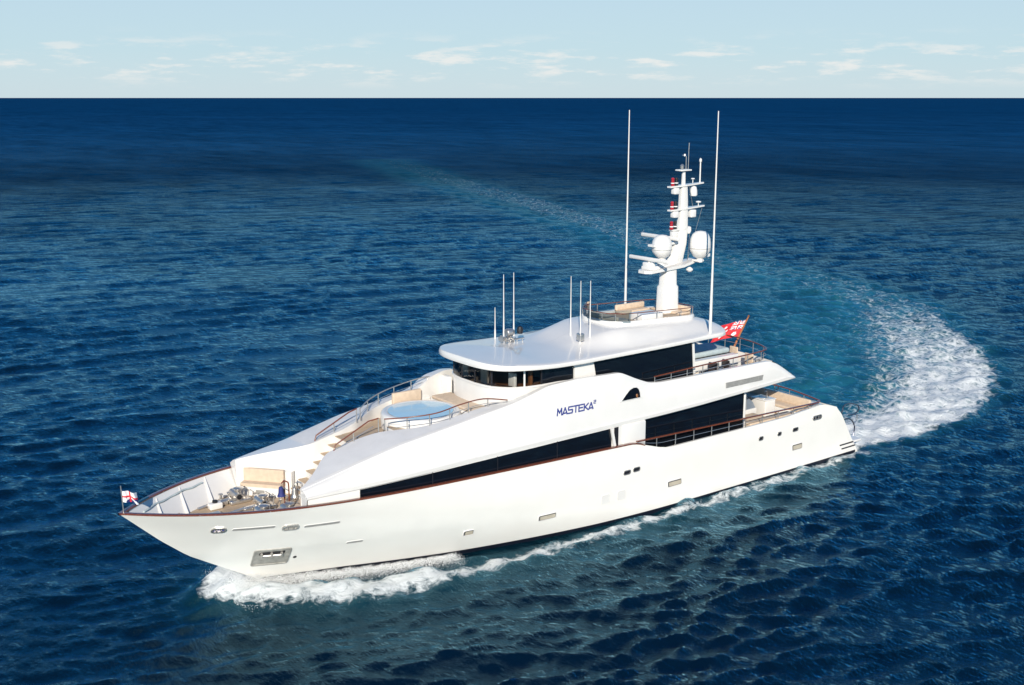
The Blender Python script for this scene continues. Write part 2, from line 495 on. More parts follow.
def smooth_arr(xs, ys):
    X = np.linspace(5.3, 31.25, 261); Y = np.interp(X, xs, ys)
    k = np.array([1, 2, 3, 2, 1.]); k /= k.sum()
    Yp = np.pad(Y, 2, mode='edge'); Ys = np.convolve(Yp, k, 'valid'); Ys[:4] = Y[:4]; Ys[-4:] = Y[-4:]
    return lambda x: float(np.interp(x, X, Ys))
fzu, fyu, fzl, fiy = smooth_arr(FX, FZU), smooth_arr(FX, FYU), smooth_arr(FX, FZL), smooth_arr(IX, IY)
def roof_z(x, y):
    """top of the coach roof at distance y off the centreline"""
    zc = fzu(x) + (.13 if x > 24 else ip(x, [16, 21, 24], [0, .0, .13])) * max(0, 1 - (abs(y) / max(fyu(x), .1)) ** 2)
    return zc
xs_f = [5.3 + (31.25 - 5.3) * k / 180 for k in range(181)]
fairings = []
for sg in (1, -1):
    rows = []
    for x in xs_f:
        sx_ = float(.55 * sstep(29.2, 31.25, x)) if sg < 0 else 0
        yL, zL, yU, zU, yi = FYL(x), fzl(x), fyu(x), fzu(x), fiy(x)
        yi = min(yi, yU - .14)
        h = zU - zL
        row = [(x, sg * (yL - .42), zL + .012), (x, sg * (yL - .03), zL), (x, sg * yL, zL + .03), (x, sg * (yL + .015), zL + min(.16, h * .3)),
               (x, sg * (yL - .03), zL + min(.19, h * .33))]
        for k in range(1, 6):
            t = k / 6
            bulge = .045 * math.sin(math.pi * t) * min(1, h)
            row.append((x, sg * (yL - .03 + (yU - yL + .03) * t + bulge), zL + min(.19, h * .33) + (h - min(.19, h * .33)) * t))
        for a, b in ((.0, -.03), (-.012, -.008), (-.04, 0.0)): row.append((x, sg * (yU + a), zU + b))
        wide = yU - yi
        for k in range(1, 7):
            t = k / 6; y = (yU - .04) + (yi - yU + .04) * t
            row.append((x, sg * y, max(roof_z(x, y), zU - .02) if x > 22 else zU))
        fl = floor_at(x)
        if x < 7.2: fl = min(fl, zU - .05)
        row.append((x, sg * (yi - .01), fl))
        if sg < 0:
            lift = float(sstep(21.0, 22.2, x) * (1 - sstep(22.7, 23.9, x))) * .34
            row = [(p[0] + sx_, p[1], p[2] + (lift if p[2] > 5.4 else 0)) for p in row]
        rows.append(row)
    mb = MB().grid(rows)
    n = len(rows[0])
    # forward nose closing down to the deck
    nose = [(x_, y_, z_) for x_, y_, z_ in rows[-1]]
    low = [(p[0] - .05, sg * min(abs(p[1]), hull_y(p[0], 3.06) - .12), 3.06) for p in nose]
    mb.grid([nose, low])
    fairings.append(mb.build('side_fairing', WHITE, yacht, smooth=32))
# the non-skid panel on each coach roof wing
for sg in (1, -1):
    rows = []
    for k in range(60):
        x = 22.9 + (30.9 - 22.9) * k / 59
        yo = fyu(x) - .14 - .10 * (x < 24); yi = min(fiy(x), fyu(x) - .14) + .06
        if yo - yi < .04: yo = yi + .04
        rows.append([(x, sg * (yo + (yi - yo) * t / 6), roof_z(x, yo + (yi - yo) * t / 6) + .008) for t in range(7)])
    MB().grid(rows).build('non_skid_panel', DECKW, fairings[0 if sg > 0 else 1], smooth=60)

# upper deck slab and the sloping aft fascia
mb = MB()
ux = [k for k in np.linspace(6.9, 21, 30)]
mb.grid([[(x, -(fiy(x) - .005), 5.0), (x, fiy(x) - .005, 5.0)] for x in ux])
mb.build('upper_deck', TEAK, yacht, smooth=0)
mb = MB()
mb.grid([[(x, -(FYL(x) - .40), fzl(x) + .02), (x, (FYL(x) - .40), fzl(x) + .02)] for x in np.linspace(5.3, 17.3, 25)])
mb.build('deckhead', WHITE, yacht, smooth=0)
mb = MB(); rows = []
for k in range(21):
    y = -3.0 + 6.0 * k / 20; c = .55 * (1 - (y / 3.0) ** 2)
    rows.append([(6.95 - c * .3, y * .98, 5.0), (6.9 - c * .6, y * .985, 5.74), (6.55 - c, y, 5.56), (5.9 - c, y, 5.16), (5.3 - c, y, 4.80), (5.28 - c, y, 4.70), (6.6, y * .95, 4.68)])
mb.grid(rows).build('upper_transom', WHITE, yacht, smooth=40)

# louvre vent, arched window and name on the fairing sides
def fair_frame(x, z, sg=1):
    """point on the outer face of the fairing at height z, with frame"""
    def pt(x, z):
        yL, zL, yU, zU = FYL(x), fzl(x), fyu(x), fzu(x); h = zU - zL; b = zL + min(.19, h * .33)
        t = min(max((z - b) / (zU - b), 0), 1)
        return Vector((x, sg * (yL - .03 + (yU - yL + .03) * t + .045 * math.sin(math.pi * t) * min(1, h)), z))
    p = pt(x, z); tx = (pt(x + .1, z) - pt(x - .1, z)).normalized(); tz = (pt(x, z + .1) - pt(x, z - .1)).normalized()
    n = tz.cross(tx)
    if n.y * sg < 0: n = -n
    return p, tx, tz, n.normalized(), pt
for sg, fa in ((1, fairings[0]), (-1, fairings[1])):
    p, tx, tz, n, pt = fair_frame(9.05, 5.12, sg)
    def plate(mb, pts2, d0, d1, x0, z0):
        out3 = []
        for a, b in pts2:
            q = fair_frame(x0 + a, z0 + b, sg)
            out3.append(tuple(q[0] + q[3] * d0))
        return mb.prism(out3, n * (d1 - d0))
    mb = MB()
    W, H = 2.6, .24
    L = plate(MB(), [(-W / 2 + .1, -H / 2), (W / 2, -H / 2), (W / 2 - .02, H / 2), (-W / 2, H / 2)], -.02, .03, 9.05, 5.12).build('louvre_vent', GREYP, fa)
    for k in range(4):
        z = 5.03 + k * .06
        a, b = fair_frame(7.85, z, sg), fair_frame(10.3, z, sg)
        MB().tube([a[0] + a[3] * .035, b[0] + b[3] * .035], .016, 6).build('slat', DULL, L)
    # D-shaped window in the fairing
    arch = [(-.52, -.2)] + [(-.52 + .0, -.2 + .0)] * 0
    arch = [(.62, -.2), (.34, .04), (.1, .2), (-.12, .255), (-.32, .235), (-.44, .14), (-.48, 0), (-.48, -.2)]
    p2 = fair_frame(16.15, 5.62, sg)
    rowsA = []
    for sc, d in ((1.0, .003), (1.0, .06), (1.10, .06), (1.14, -.02)):
        rowsA.append([tuple(fair_frame(16.15 + a * sc, 5.62 + b * sc, sg)[0] + p2[3] * d) for a, b in arch])
    fr = MB().grid(rowsA, close_v=True).build('arched_window', WHITE, fa)
    plate(MB(), arch, -.01, .045, 16.15, 5.62).build('pane', GLASS, fr)
    q = fair_frame(15.85, 5.52, sg)
    MB().lathe([(.0, .09), (.06, .07), (.08, 0), (.06, -.1), (0, -.11)], tuple(q[0] + q[3] * .0), 10).build('window_latch', WOODIN, fr)

GLYPH = {   # strokes on a unit cell, wide capitals
    'M': [[(0, 0), (.06, 1), (.5, .35), (.94, 1), (1, 0)]],
    'A': [[(0, 0), (.5, 1), (1, 0)], [(.16, .16), (.86, .16)]],
    'S': [[(.95, 1), (.12, 1), (.04, .88), (.04, .62), (.12, .52), (.88, .52), (.96, .42), (.96, .12), (.88, 0), (.03, 0)]],
    'T': [[(0, 1), (1, 1)], [(.5, 1), (.5, 0)]],
    'E': [[(1, 1), (.05, 1), (.05, 0), (1, 0)], [(.05, .52), (.88, .52)]],
    'K': [[(.05, 1), (.05, 0)], [(.98, 1), (.25, .5), (1, 0)]],
    '2': [[(0, 1), (1, 1), (1, .5), (0, .5), (0, 0), (1, 0)]]}
def lettering(sg, fa):
    mb = MB(); items = []; u = 0
    for ch_ in 'MASTEKA': items.append((ch_, u, 0, .225, .25, .058)); u += .225 + (.055 if ch_ not in 'TK' else .04)
    items.append(('2', u - .02, .2, .10, .12, .034))
    for ch_, ox, oz, w, h, t in items:
        for st_ in GLYPH[ch_]:
            for (a0, b0), (a1, b1) in zip(st_, st_[1:]):
                p, q = Vector((ox + a0 * w, oz + b0 * h)), Vector((ox + a1 * w, oz + b1 * h))
                d = (q - p).normalized(); nn = Vector((-d.y, d.x)) * t / 2; p = p - d * t * .45; q = q + d * t * .45
                top_, bot_ = [], []
                for c in (p + nn, q + nn, q - nn, p - nn):
                    a, b = c.x + c.y * .18, c.y
                    x = (20.2 - a) if sg > 0 else (18.2 + a)
                    f_ = fair_frame(x, 5.36 + b, sg)
                    top_.append(tuple(f_[0] + f_[3] * .009)); bot_.append(tuple(f_[0] - f_[3] * .004))
                mb.add(top_ + bot_, [(0, 1, 2, 3), (7, 6, 5, 4)] + [(i, (i + 1) % 4, 4 + (i + 1) % 4, 4 + i) for i in range(4)])
    mb.build('name_lettering', LETTER, fa, smooth=0, fix=False)
lettering(1, fairings[0]); lettering(-1, fairings[1])

# ------------------------------------------------------------------ main deck house and glazing
def yh(x): return hull_y(x, 3.6) - .20
mb = MB()
hx = list(np.linspace(15.4, 31.2, 60))
for sg in (1, -1):
    mb.grid([[(x, sg * min(yh(x), hull_y(x, 3.2) - .05), 3.2), (x, sg * yh(x), fzl(x) + .03)] for x in hx])
mb.grid([[(15.4, -yh(15.4), 2.4), (15.4, yh(15.4), 2.4)], [(15.4, -yh(15.4), 4.34), (15.4, yh(15.4), 4.34)]])
house = mb.build('main_house', WHITE, yacht, smooth=30)
for sg in (1, -1):
    rows = []
    for k in range(50):
        x = 17.35 + (29.32 - 17.35) * k / 49
        rows.append([(x, sg * (yh(x) + .012), 3.2), (x - .02 * (k == 49), sg * (yh(x) + .012), fzl(x) - .02)])
    MB().grid(rows).build('side_window', GLASS, house, smooth=60)
    # mullion joints in the long band
    for x in (20.3, 23.3, 26.3):
        MB().prism([(x, sg * (yh(x) + .010), 3.3), (x + .035, sg * (yh(x) + .010), 3.3), (x + .035, sg * (yh(x) + .010), fzl(x)), (x, sg * (yh(x) + .010), fzl(x))], (0, sg * .006, 0)).build('window_joint', BLACK, house, smooth=0)
    # slanting strut and dark reveal at its after end
    x = 17.1
    MB().prism([(17.25, sg * 3.315, 3.4), (17.12, sg * 3.315, 3.4), (17.34, sg * 3.315, 4.36), (17.47, sg * 3.315, 4.36)], (0, sg * .07, 0)).build('strut', WHITE, house, smooth=0)
    MB().prism([(17.22, sg * 3.306, 3.4), (16.98, sg * 3.306, 3.4), (16.98, sg * 3.306, 4.36), (17.22, sg * 3.306, 4.36)], (0, sg * .008, 0)).build('recess_plate', BLACK, house, smooth=0)
    MB().rbox(15.42, 16.72, sg * 3.2, sg * 3.35, 3.0, 4.37, .04).build('side_door', WHITE, house)
    # saloon wall of black glass
    MB().box(8.55, 15.38, sg * 2.70, sg * 2.76, 2.5, 4.46).build('saloon_window', GLASS, house, smooth=0)
    MB().rbox(8.44, 8.56, sg * 2.66, sg * 2.80, 2.36, 4.6, .02).build('corner_post', WHITE, house)
    MB().box(8.55, 15.38, sg * 2.66, sg * 2.80, 2.36, 2.5).build('sill', WHITE, house, smooth=0)
MB().box(8.6, 8.64, -2.68, 2.68, 2.36, 4.6).build('saloon_door', GLASS, house, smooth=0)
# curved glass wind screen sheltering the aft deck
SKY_SHEEN = mat('sky_sheen_screen', (.22, .27, .33), .15)  # pale blue-grey base paints in the sky reflected by the glass
SKY_SHEEN.node_tree.nodes['Principled BSDF'].inputs['Alpha'].default_value = .72
pts = [(8.2, 1.35, 2.9), (5.9, 1.2, 2.9), (6.1, 1.2, 3.2), (6.6, 1.22, 3.6), (7.2, 1.25, 3.85), (8.2, 1.35, 3.95)]
f = MB().prism(pts, (0, -.02, 0)).build('wind_screen', SKY_SHEEN, yacht, smooth=0)
MB().rbox(5.9, 8.2, 1.1, 1.3, 2.36, 2.9, .04).build('screen_base', WHITE, f)
for xx, zz in ((7.4, 3.88), (6.7, 3.65)):
    MB().tube([(xx, 1.29, 2.9), (xx, 1.28, zz)], .02, 6).build('screen_post', STEEL, f)

# ------------------------------------------------------------------ guard rails
def rail(name, path, top, posts, r=.03, mid=None, material=MAHOG, base=None, width=.09):
    """handrail along path at its own z; stanchions down to base"""
    root = MB().strip(path, width, .05).build(name, material, yacht, smooth=50) if width else MB().tube(path, r, 8).build(name, material, yacht, smooth=60)
    P = [Vector(p) for p in path]
    L = [0.0]
    for a, b in zip(P, P[1:]): L.append(L[-1] + (b - a).length)
    def at(s):
        for i in range(len(P) - 1):
            if L[i + 1] >= s: return P[i].lerp(P[i + 1], (s - L[i]) / max(L[i + 1] - L[i], 1e-6))
        return P[-1]
    for k in range(posts):
        p = at(L[-1] * (k + .02) / max(posts - 1, 1) if k < posts - 1 else L[-1] * .995)
        zb = base(p) if callable(base) else base
        MB().tube([(p.x, p.y, zb), (p.x, p.y, p.z)], .022, 8).build('stanchion', STEEL, root)
    if mid:
        for f in mid:
            pts = [(p.x, p.y, p.z - (p.z - (base(p) if callable(base) else base)) * f) for p in P]
            MB().tube(pts, .012, 6).build('rail_wire', STEEL, root)
    return root
def curve_pts(pts, n=8):
    """Catmull-Rom through pts"""
    P = [Vector(p) for p in pts]; P = [P[0]] + P + [P[-1]]; o = []
    for i in range(1, len(P) - 2):
        for k in range(n):
            t = k / n
            o.append(tuple(.5 * ((2 * P[i]) + (P[i + 1] - P[i - 1]) * t + (2 * P[i - 1] - 5 * P[i] + 4 * P[i + 1] - P[i + 2]) * t * t + (3 * P[i] - P[i - 1] - 3 * P[i + 1] + P[i + 2]) * t ** 3)))
    o.append(tuple(P[-2])); return o
# main deck side rails continuing the line of the cap rail, round the stern
for sg in (1, -1):
    path = [(x, sg * (hull_y(x, 3.0) - .06), sheer0(x) + .06) for x in np.linspace(16.0, 3.9, 30)]
    path += [(3.5, sg * 3.2, 3.24), (3.3, sg * 3.0, 3.25)]
    rail('deck_rail', path, None, 12, base=lambda p: sheer(p.x) - .02, mid=(.5,), width=.12)
path = [(3.3, 3.0 - 6.0 * k / 20, 3.25 + .12 * math.sin(math.pi * k / 20)) for k in range(21)]
path = [(p[0] - .25 * math.sin(math.pi * k / 20), p[1], p[2]) for k, p in enumerate(path)]
rail('deck_rail', path, None, 7, base=2.95, mid=(.5,), width=.12)
# stern coaming
mb = MB(); rows = []
for k in range(21):
    y = -3.05 + 6.1 * k / 20; c = .25 * math.sin(math.pi * k / 20)
    rows.append([(3.45 - c, y, 2.35), (3.4 - c, y, 3.0), (3.3 - c, y, 3.05), (3.0 - c, y, 3.0), (2.5 - c * .6, y, 2.72), (2.1, y * .99, 2.68)])
mb.grid(rows).build('stern_coaming', WHITE, yacht, smooth=40)
# upper aft deck rail
up = curve_pts([(14.6, 2.94, 6.12), (12, 2.95, 6.2), (9, 2.95, 6.28), (7.6, 2.9, 6.32), (7.0, 2.6, 6.34), (6.55, 1.4, 6.36), (6.4, 0, 6.38), (6.55, -1.4, 6.36), (7.0, -2.6, 6.34), (7.6, -2.9, 6.32), (9, -2.95, 6.28), (12, -2.95, 6.2), (14.6, -2.94, 6.12)], 6)
rail('upper_rail', up, None, 22, base=lambda p: 5.76, mid=(.5,), width=.07)
# spa deck rails on the inner edge of the coach roof
for sg in (1, -1):
    pts = curve_pts([(27.0, sg * .95, roof_z(27, 1) + .46), (26.2, sg * 1.62, roof_z(26.2, 1.5) + .46), (25.3, sg * 2.05, roof_z(25.3, 2) + .46), (24.2, sg * 2.12, roof_z(24.2, 2) + .46), (23.2, sg * 2.2, roof_z(23.2, 2) + .38), (22.2, sg * 2.45, roof_z(22.4, 2.3) + .12)], 6)
    rail('spa_rail', pts, None, 7, r=.026, base=lambda p: roof_z(p.x, abs(p.y)) - .02, width=0, material=MAHOG if sg > 0 else STEEL, mid=(.5,))
    # stair handrails
    pts = [(29.15, sg * .78, 4.86), (29.05, sg * .78, 5.18), (27.6, sg * .78, 5.86), (27.2, sg * .86, 5.93)]
    r_ = rail('stair_handrail', pts, None, 3, r=.028, base=lambda p: roof_z(p.x, abs(p.y)) - .02, width=0, material=MAHOG)
    MB().tube([(29.05, sg * .78, 5.0), (27.4, sg * .80, 5.62)], .014, 6).build('rail_wire', STEEL, r_)
# stairs from the foredeck up to the spa deck
mb = MB(); tr = MB()
for k in range(7):
    x1 = 30.25 - k * .33; z1 = 3.05 + (k + 1) * .285
    mb.box(27.6, x1, -.66, .66, z1 - .285, z1 - .03)
    tr.box(x1 - .42, x1 + .03, -.655, .655, z1 - .029, z1 + .004)
st = mb.build('staircase', WHITE, yacht, smooth=0)
tr.build('tread', TEAK, st, smooth=0)

# ------------------------------------------------------------------ spa deck
MB().grid([[(x, -(min(fiy(x), 2.3)), 5.055), (x, min(fiy(x), 2.3), 5.055)] for x in np.linspace(20.8, 28.0, 30)]).build('spa_deck', TEAK, yacht, smooth=0)
SC = (24.75, .0)
hot = MB().lathe([(1.62, 0), (1.62, .48), (1.60, .55), (1.54, .60), (1.42, .615), (1.34, .60), (1.31, .56), (1.27, .42), (1.2, .25), (.95, .12), (.0, .10)], (SC[0], SC[1], 5.06), 64).build('hot_tub', WHITE, yacht, smooth=50)
MB().lathe([(1.335, .598), (1.315, .57), (1.275, .43), (1.205, .27), (.955, .135), (0, .115)], (SC[0], SC[1], 5.068), 64).build('tub_liner', TUB, hot, smooth=60)
for k in range(6):
    a = R(20 + 60 * k)
    MB().lathe([(.05, 0), (.05, .02), (.0, .03)], (SC[0] + 1.25 * math.cos(a), SC[1] + 1.25 * math.sin(a), 5.49), 8).build('jet', STEEL, hot)
stp = MB().rbox(25.9, 26.55, .25, 1.35, 5.06, 5.32, .03).build('tub_step', WHITE, hot)
MB().box(25.92, 26.53, .28, 1.32, 5.322, 5.335).build('step_tread', TEAK, stp, smooth=0)
# wing seats either side, tan backs
for sg in (-1, 1):
    MB().rbox(23.0, 26.0, sg * 1.98, sg * 2.25, 5.06, 5.62 - .1, .05).build('spa_bench', WHITE, yacht)
tag(MB().rbox(23.55, 24.95, -1.98, -1.80, 5.3, 5.98, .06).build('back_cushion', TAN, None), 'tan back cushion standing behind the round hot tub on its far side', 'cushion')
# bulkheads that flank the sun pad
for sg in (-1, 1):
    MB().rbox(22.0, 22.25, sg * 1.75, sg * 2.35, 5.06, 6.3 if sg < 0 else 5.75, .08).build('wing_bulkhead', WHITE, yacht)
MB().rbox(22.1, 23.2, -1.75, 1.75, 5.06, 5.52, .05).build('sun_pad_base', WHITE, yacht)
tag(MB().rbox(22.15, 23.15, -1.7, 1.7, 5.52, 5.66, .06).build('sun_pad', TAN, None), 'wide tan sun pad lying in front of the wheelhouse windows', 'sun pad')

# ------------------------------------------------------------------ wheelhouse
def ph_outline(n, bx=19.6, dx=2.80, yy=2.38, px=.62, py=.7, aft=18.75, ya=2.47, lean=0):
    pts = []
    for k in range(n + 1):
        a = math.pi / 2 * (1 - 2 * k / n)
        s, c = math.sin(a), max(math.cos(a), 0)
        pts.append((bx + dx * c ** px, yy * (abs(s) ** py) * (1 if s >= 0 else -1)))
    return [(aft, ya)] + pts + [(aft, -ya)]
ol = ph_outline(48)
mb = MB()
mb.grid([[(x, y, z) for x, y in ol] for z in (5.0, 6.46)] )
mb.grid([[(x + o * (1 if x > 19 else 0), y * (1 + o * .3), z) for x, y in ol] for z, o in ((6.46, 0), (6.47, .05), (6.53, .05), (6.55, .0))])
ph = mb.build('wheelhouse', WHITE, yacht, smooth=40)
# glazed band: arc-length split into panes with dark pillars
acc = [0]
for a, b in zip(ol, ol[1:]): acc.append(acc[-1] + math.hypot(b[0] - a[0], b[1] - a[1]))
def ol_at(s):
    i = int(np.searchsorted(acc, s, side='right') - 1); i = min(max(i, 0), len(ol) - 2)
    t = (s - acc[i]) / (acc[i + 1] - acc[i]); return (ol[i][0] + (ol[i + 1][0] - ol[i][0]) * t, ol[i][1] + (ol[i + 1][1] - ol[i][1]) * t)
TOT = acc[-1]
NP_ = 9
edges = [TOT * v for v in (0, .16, .235, .365, .455, .545, .635, .765, .84, 1.0)]
for k in range(NP_):
    s0, s1 = edges[k] + .03, edges[k + 1] - .03
    pts = [ol_at(s0 + (s1 - s0) * j / 8) for j in range(9)]
    MB().grid([[(x, y, z) for x, y in pts] for z in (6.55, 7.30)]).build('wheelhouse_window', GLASS if k in (0, 8) else TINT, ph, smooth=60)
for k, s in enumerate(edges):
    pts = [ol_at(min(max(s + d, 0), TOT)) for d in (-.035, .035)]
    (x0, y0), (x1, y1) = pts
    d = Vector((x1 - x0, y1 - y0, 0)).normalized(); nn = Vector((d.y, -d.x, 0))
    if nn.dot(Vector((x0 - 20, y0, 0))) < 0: nn = -nn
    MB().prism([(x0, y0, 6.55), (x1, y1, 6.55), (x1, y1, 7.31), (x0, y0, 7.31)], nn * .02).build('window_pillar', WHITE if k == 2 else BLACK, ph, smooth=0)
# interior seen through the panes
MB().grid([[(x * .995 + .09, y * .93, z) for x, y in ol_] for ol_, z in ((ph_outline(24, dx=2.1), 6.42), (ph_outline(24, dx=2.1), 6.46))]).build('helm_console', BLACK, ph)
MB().box(18.9, 20.8, -2.1, 2.1, 6.2, 6.24).box(20.8, 21.9, -1.6, 1.6, 6.2, 6.24).build('wheelhouse_floor', WOODIN, ph, smooth=0)
MB().box(19.0, 19.06, -2.3, 2.3, 6.2, 7.2).build('wheelhouse_bulkhead', DARKC, ph, smooth=0)
for y, c in ((-1.0, CREAM), (0.35, CREAM), (1.55, FWHITE)):
    hx0 = 21.75 if y < 1 else 21.2
    hs = MB().rbox(hx0, hx0 + .15, y - .22, y + .22, 6.4, 7.0, .05).build('helm_seat', c, ph)
for y, x in ((-1.75, 21.5), (1.95, 20.6)):
    MB().rbox(x, x + .12, y - .1, y + .1, 6.3, 7.1, .03).build('interior_post', WOODIN, ph)

# upper saloon behind it
mb = MB()
for sg in (1, -1):
    mb.box(11.85, 18.8, sg * 2.46, sg * 2.54, 5.0, 7.3)
mb.box(18.6, 18.76, -2.46, 2.46, 5.0, 7.3)
us = mb.build('upper_saloon', WHITE, yacht, smooth=0)
for sg in (1, -1):
    y = sg * 2.548
    MB().prism([(17.35, y, 5.2), (11.76, y, 5.2), (11.94, y, 7.22), (17.78, y, 7.22)], (0, sg * .012, 0)).build('saloon_window', GLASS, us, smooth=0)
    MB().prism([(11.74, sg * 2.5, 5.0), (11.62, sg * 2.5, 5.0), (11.84, sg * 2.5, 7.28), (11.96, sg * 2.5, 7.28)], (0, sg * .09, 0)).build('corner_post', WHITE, us, smooth=0)
MB().box(11.9, 11.94, -2.45, 2.45, 5.0, 7.25).build('saloon_door', GLASS, us, smooth=0)

# ------------------------------------------------------------------ hard top with flybridge fairing
def roof_outline():
    pts = []
    n = 40
    for k in range(n + 1):
        a = math.pi / 2 * (1 - 2 * k / n); s, c = math.sin(a), max(math.cos(a), 0)
        pts.append((18.6 + 4.25 * c ** .46, 2.93 * (abs(s) ** .60) * (1 if s >= 0 else -1)))
    side = [(x, 2.84 + .09 * float(sstep(11, 14, x))) for x in np.linspace(10.3, 18.2, 22)]
    aft = [(9.95, 2.72), (9.72, 2.5), (9.55, 2.0), (9.45, 1.2), (9.4, .5)]
    P = side + pts
    P += [(x, -y) for x, y in reversed(side)]
    P += [(x, -y) for x, y in aft] + [(9.38, 0)] + [(x, y) for x, y in reversed(aft)]
    return P
RO = roof_outline()
def rise(x, y):
    rx = float(np.interp(x, [9.3, 9.9, 10.6, 12, 14, 15.3, 16.0, 17.0, 18.0, 18.9], [.10, .26, .38, .44, .54, .62, .58, .36, .08, 0]))
    hw = float(np.interp(x, [9.3, 15.5, 17.2, 18.9], [1.0, 1.55, 1.2, .6]))
    t = min(max((abs(y) - hw) / (2.75 - hw), 0), 1)
    return rx * (1 - t * t * (3 - 2 * t)) + .10 * (1 - (y / 2.84) ** 2)
def edge_z(x): return 7.23 + (18.6 - x) * .010 + .13 * float(sstep(18.8, 22.3, x))
rings = []
def ring(f, dz, surf):
    r = []
    for x, y in RO:
        sx = min(max(x, 11.0), 20.3); 
        X = sx + (x - sx) * (1 - f); Y = y * (1 - f)
        zb = edge_z(x)
        r.append((X, Y, zb + dz + (rise(X, Y) if surf else 0)))
    return r
rings.append(ring(.999, .0, False)); rings.append(ring(.12, .0, False)); rings.append(ring(.015, .01, False)); rings.append(ring(.002, .035, False)); rings.append(ring(-.001, .09, False))
rings.append(ring(.001, .16, False)); rings.append(ring(.005, .19, False)); rings.append(ring(.015, .205, True))
for f in np.linspace(.08, .999, 22): rings.append(ring(float(f), .215, True))
top = MB().grid(rings, close_v=True).build('hard_top', WHITE, yacht, smooth=38)

# flybridge cockpit
def rr_path(x0, x1, yw, z, r, n=6):
    return [(x0 + (x1 - x0) / 2 + a, b, z) for a, b in rrect(x1 - x0, 2 * yw, r, n)]
def fz(x): return edge_z(x) + .225 + rise(x, 0)
mb = MB()
o_, i_ = rr_path(10.15, 15.6, 1.42, 0, .9), rr_path(10.3, 15.45, 1.27, 0, .8)
mb.grid([[(x, y, edge_z(x) + .2) for x, y, _ in o_], [(x, y, fz(x) + .13) for x, y, _ in o_], [(x * .998 + .02, y * .98, fz(x) + .16) for x, y, _ in o_], [(x, y, fz(x) + .15) for x, y, _ in i_], [(x, y, edge_z(x) + .2) for x, y, _ in i_]], close_v=True)
fb = mb.build('flybridge_coaming', WHITE, top, smooth=40)
MB().poly([(x, y, fz(12.5) - .02 + .1) for x, y, _ in i_]).build('flybridge_floor', TEAK, fb, smooth=0)
# cockpit rail and screen
rp = [(x, y, fz(x) + .50) for x, y, _ in rr_path(10.2, 15.55, 1.36, 0, .85)]
fr = MB().tube(rp, .022, 6, closed=True).build('flybridge_rail', MAHOG, fb)
for k in range(0, len(rp), 3):
    p = rp[k]; MB().tube([(p[0], p[1], p[2] - .36), p], .018, 6).build('stanchion', STEEL, fr)
for y0, x0 in ((1.36, 11.5), (1.36, 13.0), (1.36, 14.2), (-1.36, 11.5), (-1.36, 13.0), (-1.36, 14.2)):
    MB().tube([(x0, y0, fz(x0) + .1), (x0, y0, fz(x0) + .5)], .018, 6).build('stanchion', STEEL, fr)
sc_pts = [(14.7 + .95 * math.cos(R(a)) * 1.0, 1.45 * math.sin(R(a))) for a in range(-90, 91, 10)]
MB().grid([[(x, y, fz(min(x, 15.3)) + .1) for x, y in sc_pts], [(x - .1, y * .97, fz(15.3) + .62) for x, y in sc_pts]]).build('flybridge_screen', CLEAR, fb, smooth=60)
def sofa(name, label, x0, x1, y0, y1, z, back, cush=TAN, base=WHITE, group=None, h=.42, bh=.42):
    """built-up seat: white base, seat cushion, back cushion on the named side"""
    t = thing(name, label, 'sofa', group)
    t.location = ((x0 + x1) / 2, (y0 + y1) / 2, z)
    bpy.context.view_layer.update()
    def ch(mb, nm, m):
        o = mb.build(nm, m, t); o.matrix_parent_inverse = t.matrix_world.inverted(); return o
    ch(MB().rbox(x0, x1, y0, y1, z + .005, z + h - .14, .03), 'base', base)
    ch(MB().rbox(x0 + .03, x1 - .03, y0 + .03, y1 - .03, z + h - .139, z + h, .05), 'seat', cush)
    d = .16
    bx = {'fwd': (x1 - d, x1, y0, y1), 'aft': (x0, x0 + d, y0, y1), 'port': (x0, x1, y1 - d, y1), 'stb': (x0, x1, y0, y0 + d)}[back]
    ch(MB().rbox(*bx, z + h - .02, z + h + bh, .06), 'backrest', cush)
    return t
zf = fz(12.5) + .08
sofa('flybridge_sofa', 'tan sofa at the front of the top deck, beside the glass screen', 14.2, 15.1, -1.0, 1.0, zf - .22, 'fwd', h=.36, bh=.2)
sofa('flybridge_sofa', 'tan sofa on the top deck just behind the mast foot', 10.4, 11.2, -1.0, .95, zf - .22, 'aft', h=.3, bh=.22)
sofa('flybridge_sofa', 'tan bench seat on the top deck beside the mast foot', 11.5, 13.3, -1.2, -.6, zf - .22, 'stb', h=.36, bh=.25)
MB().rbox(12.4, 13.7, .25, 1.15, zf - .2, zf + .3, .06).build('helm_pod', WHITE, fb)

# ------------------------------------------------------------------ mast
mb = MB()
def sect(x0, x1, w, z, c=.25):
    pts = []
    for a, b in rrect(x1 - x0, w, min(x1 - x0, w) * c, 3): pts.append(((x0 + x1) / 2 + a, b, z))
    return pts
mb.grid([sect(10.55, 11.55, .75, 7.9), sect(10.6, 11.5, .7, 9.35), sect(10.68, 11.42, .62, 9.45), sect(10.7, 11.38, .6, 10.2),
         sect(10.3, 11.2, .5, 10.5), sect(10.05, 10.72, .42, 11.3), sect(9.98, 10.5, .36, 12.0), sect(9.98, 10.46, .34, 12.4), sect(10.0, 10.42, .3, 13.3),
         sect(10.05, 10.4, .28, 14.0), sect(10.15, 10.32, .16, 14.05), sect(10.17, 10.3, .14, 14.7)], close_v=True)
mast = mb.build('mast', WHITE, yacht, smooth=40)
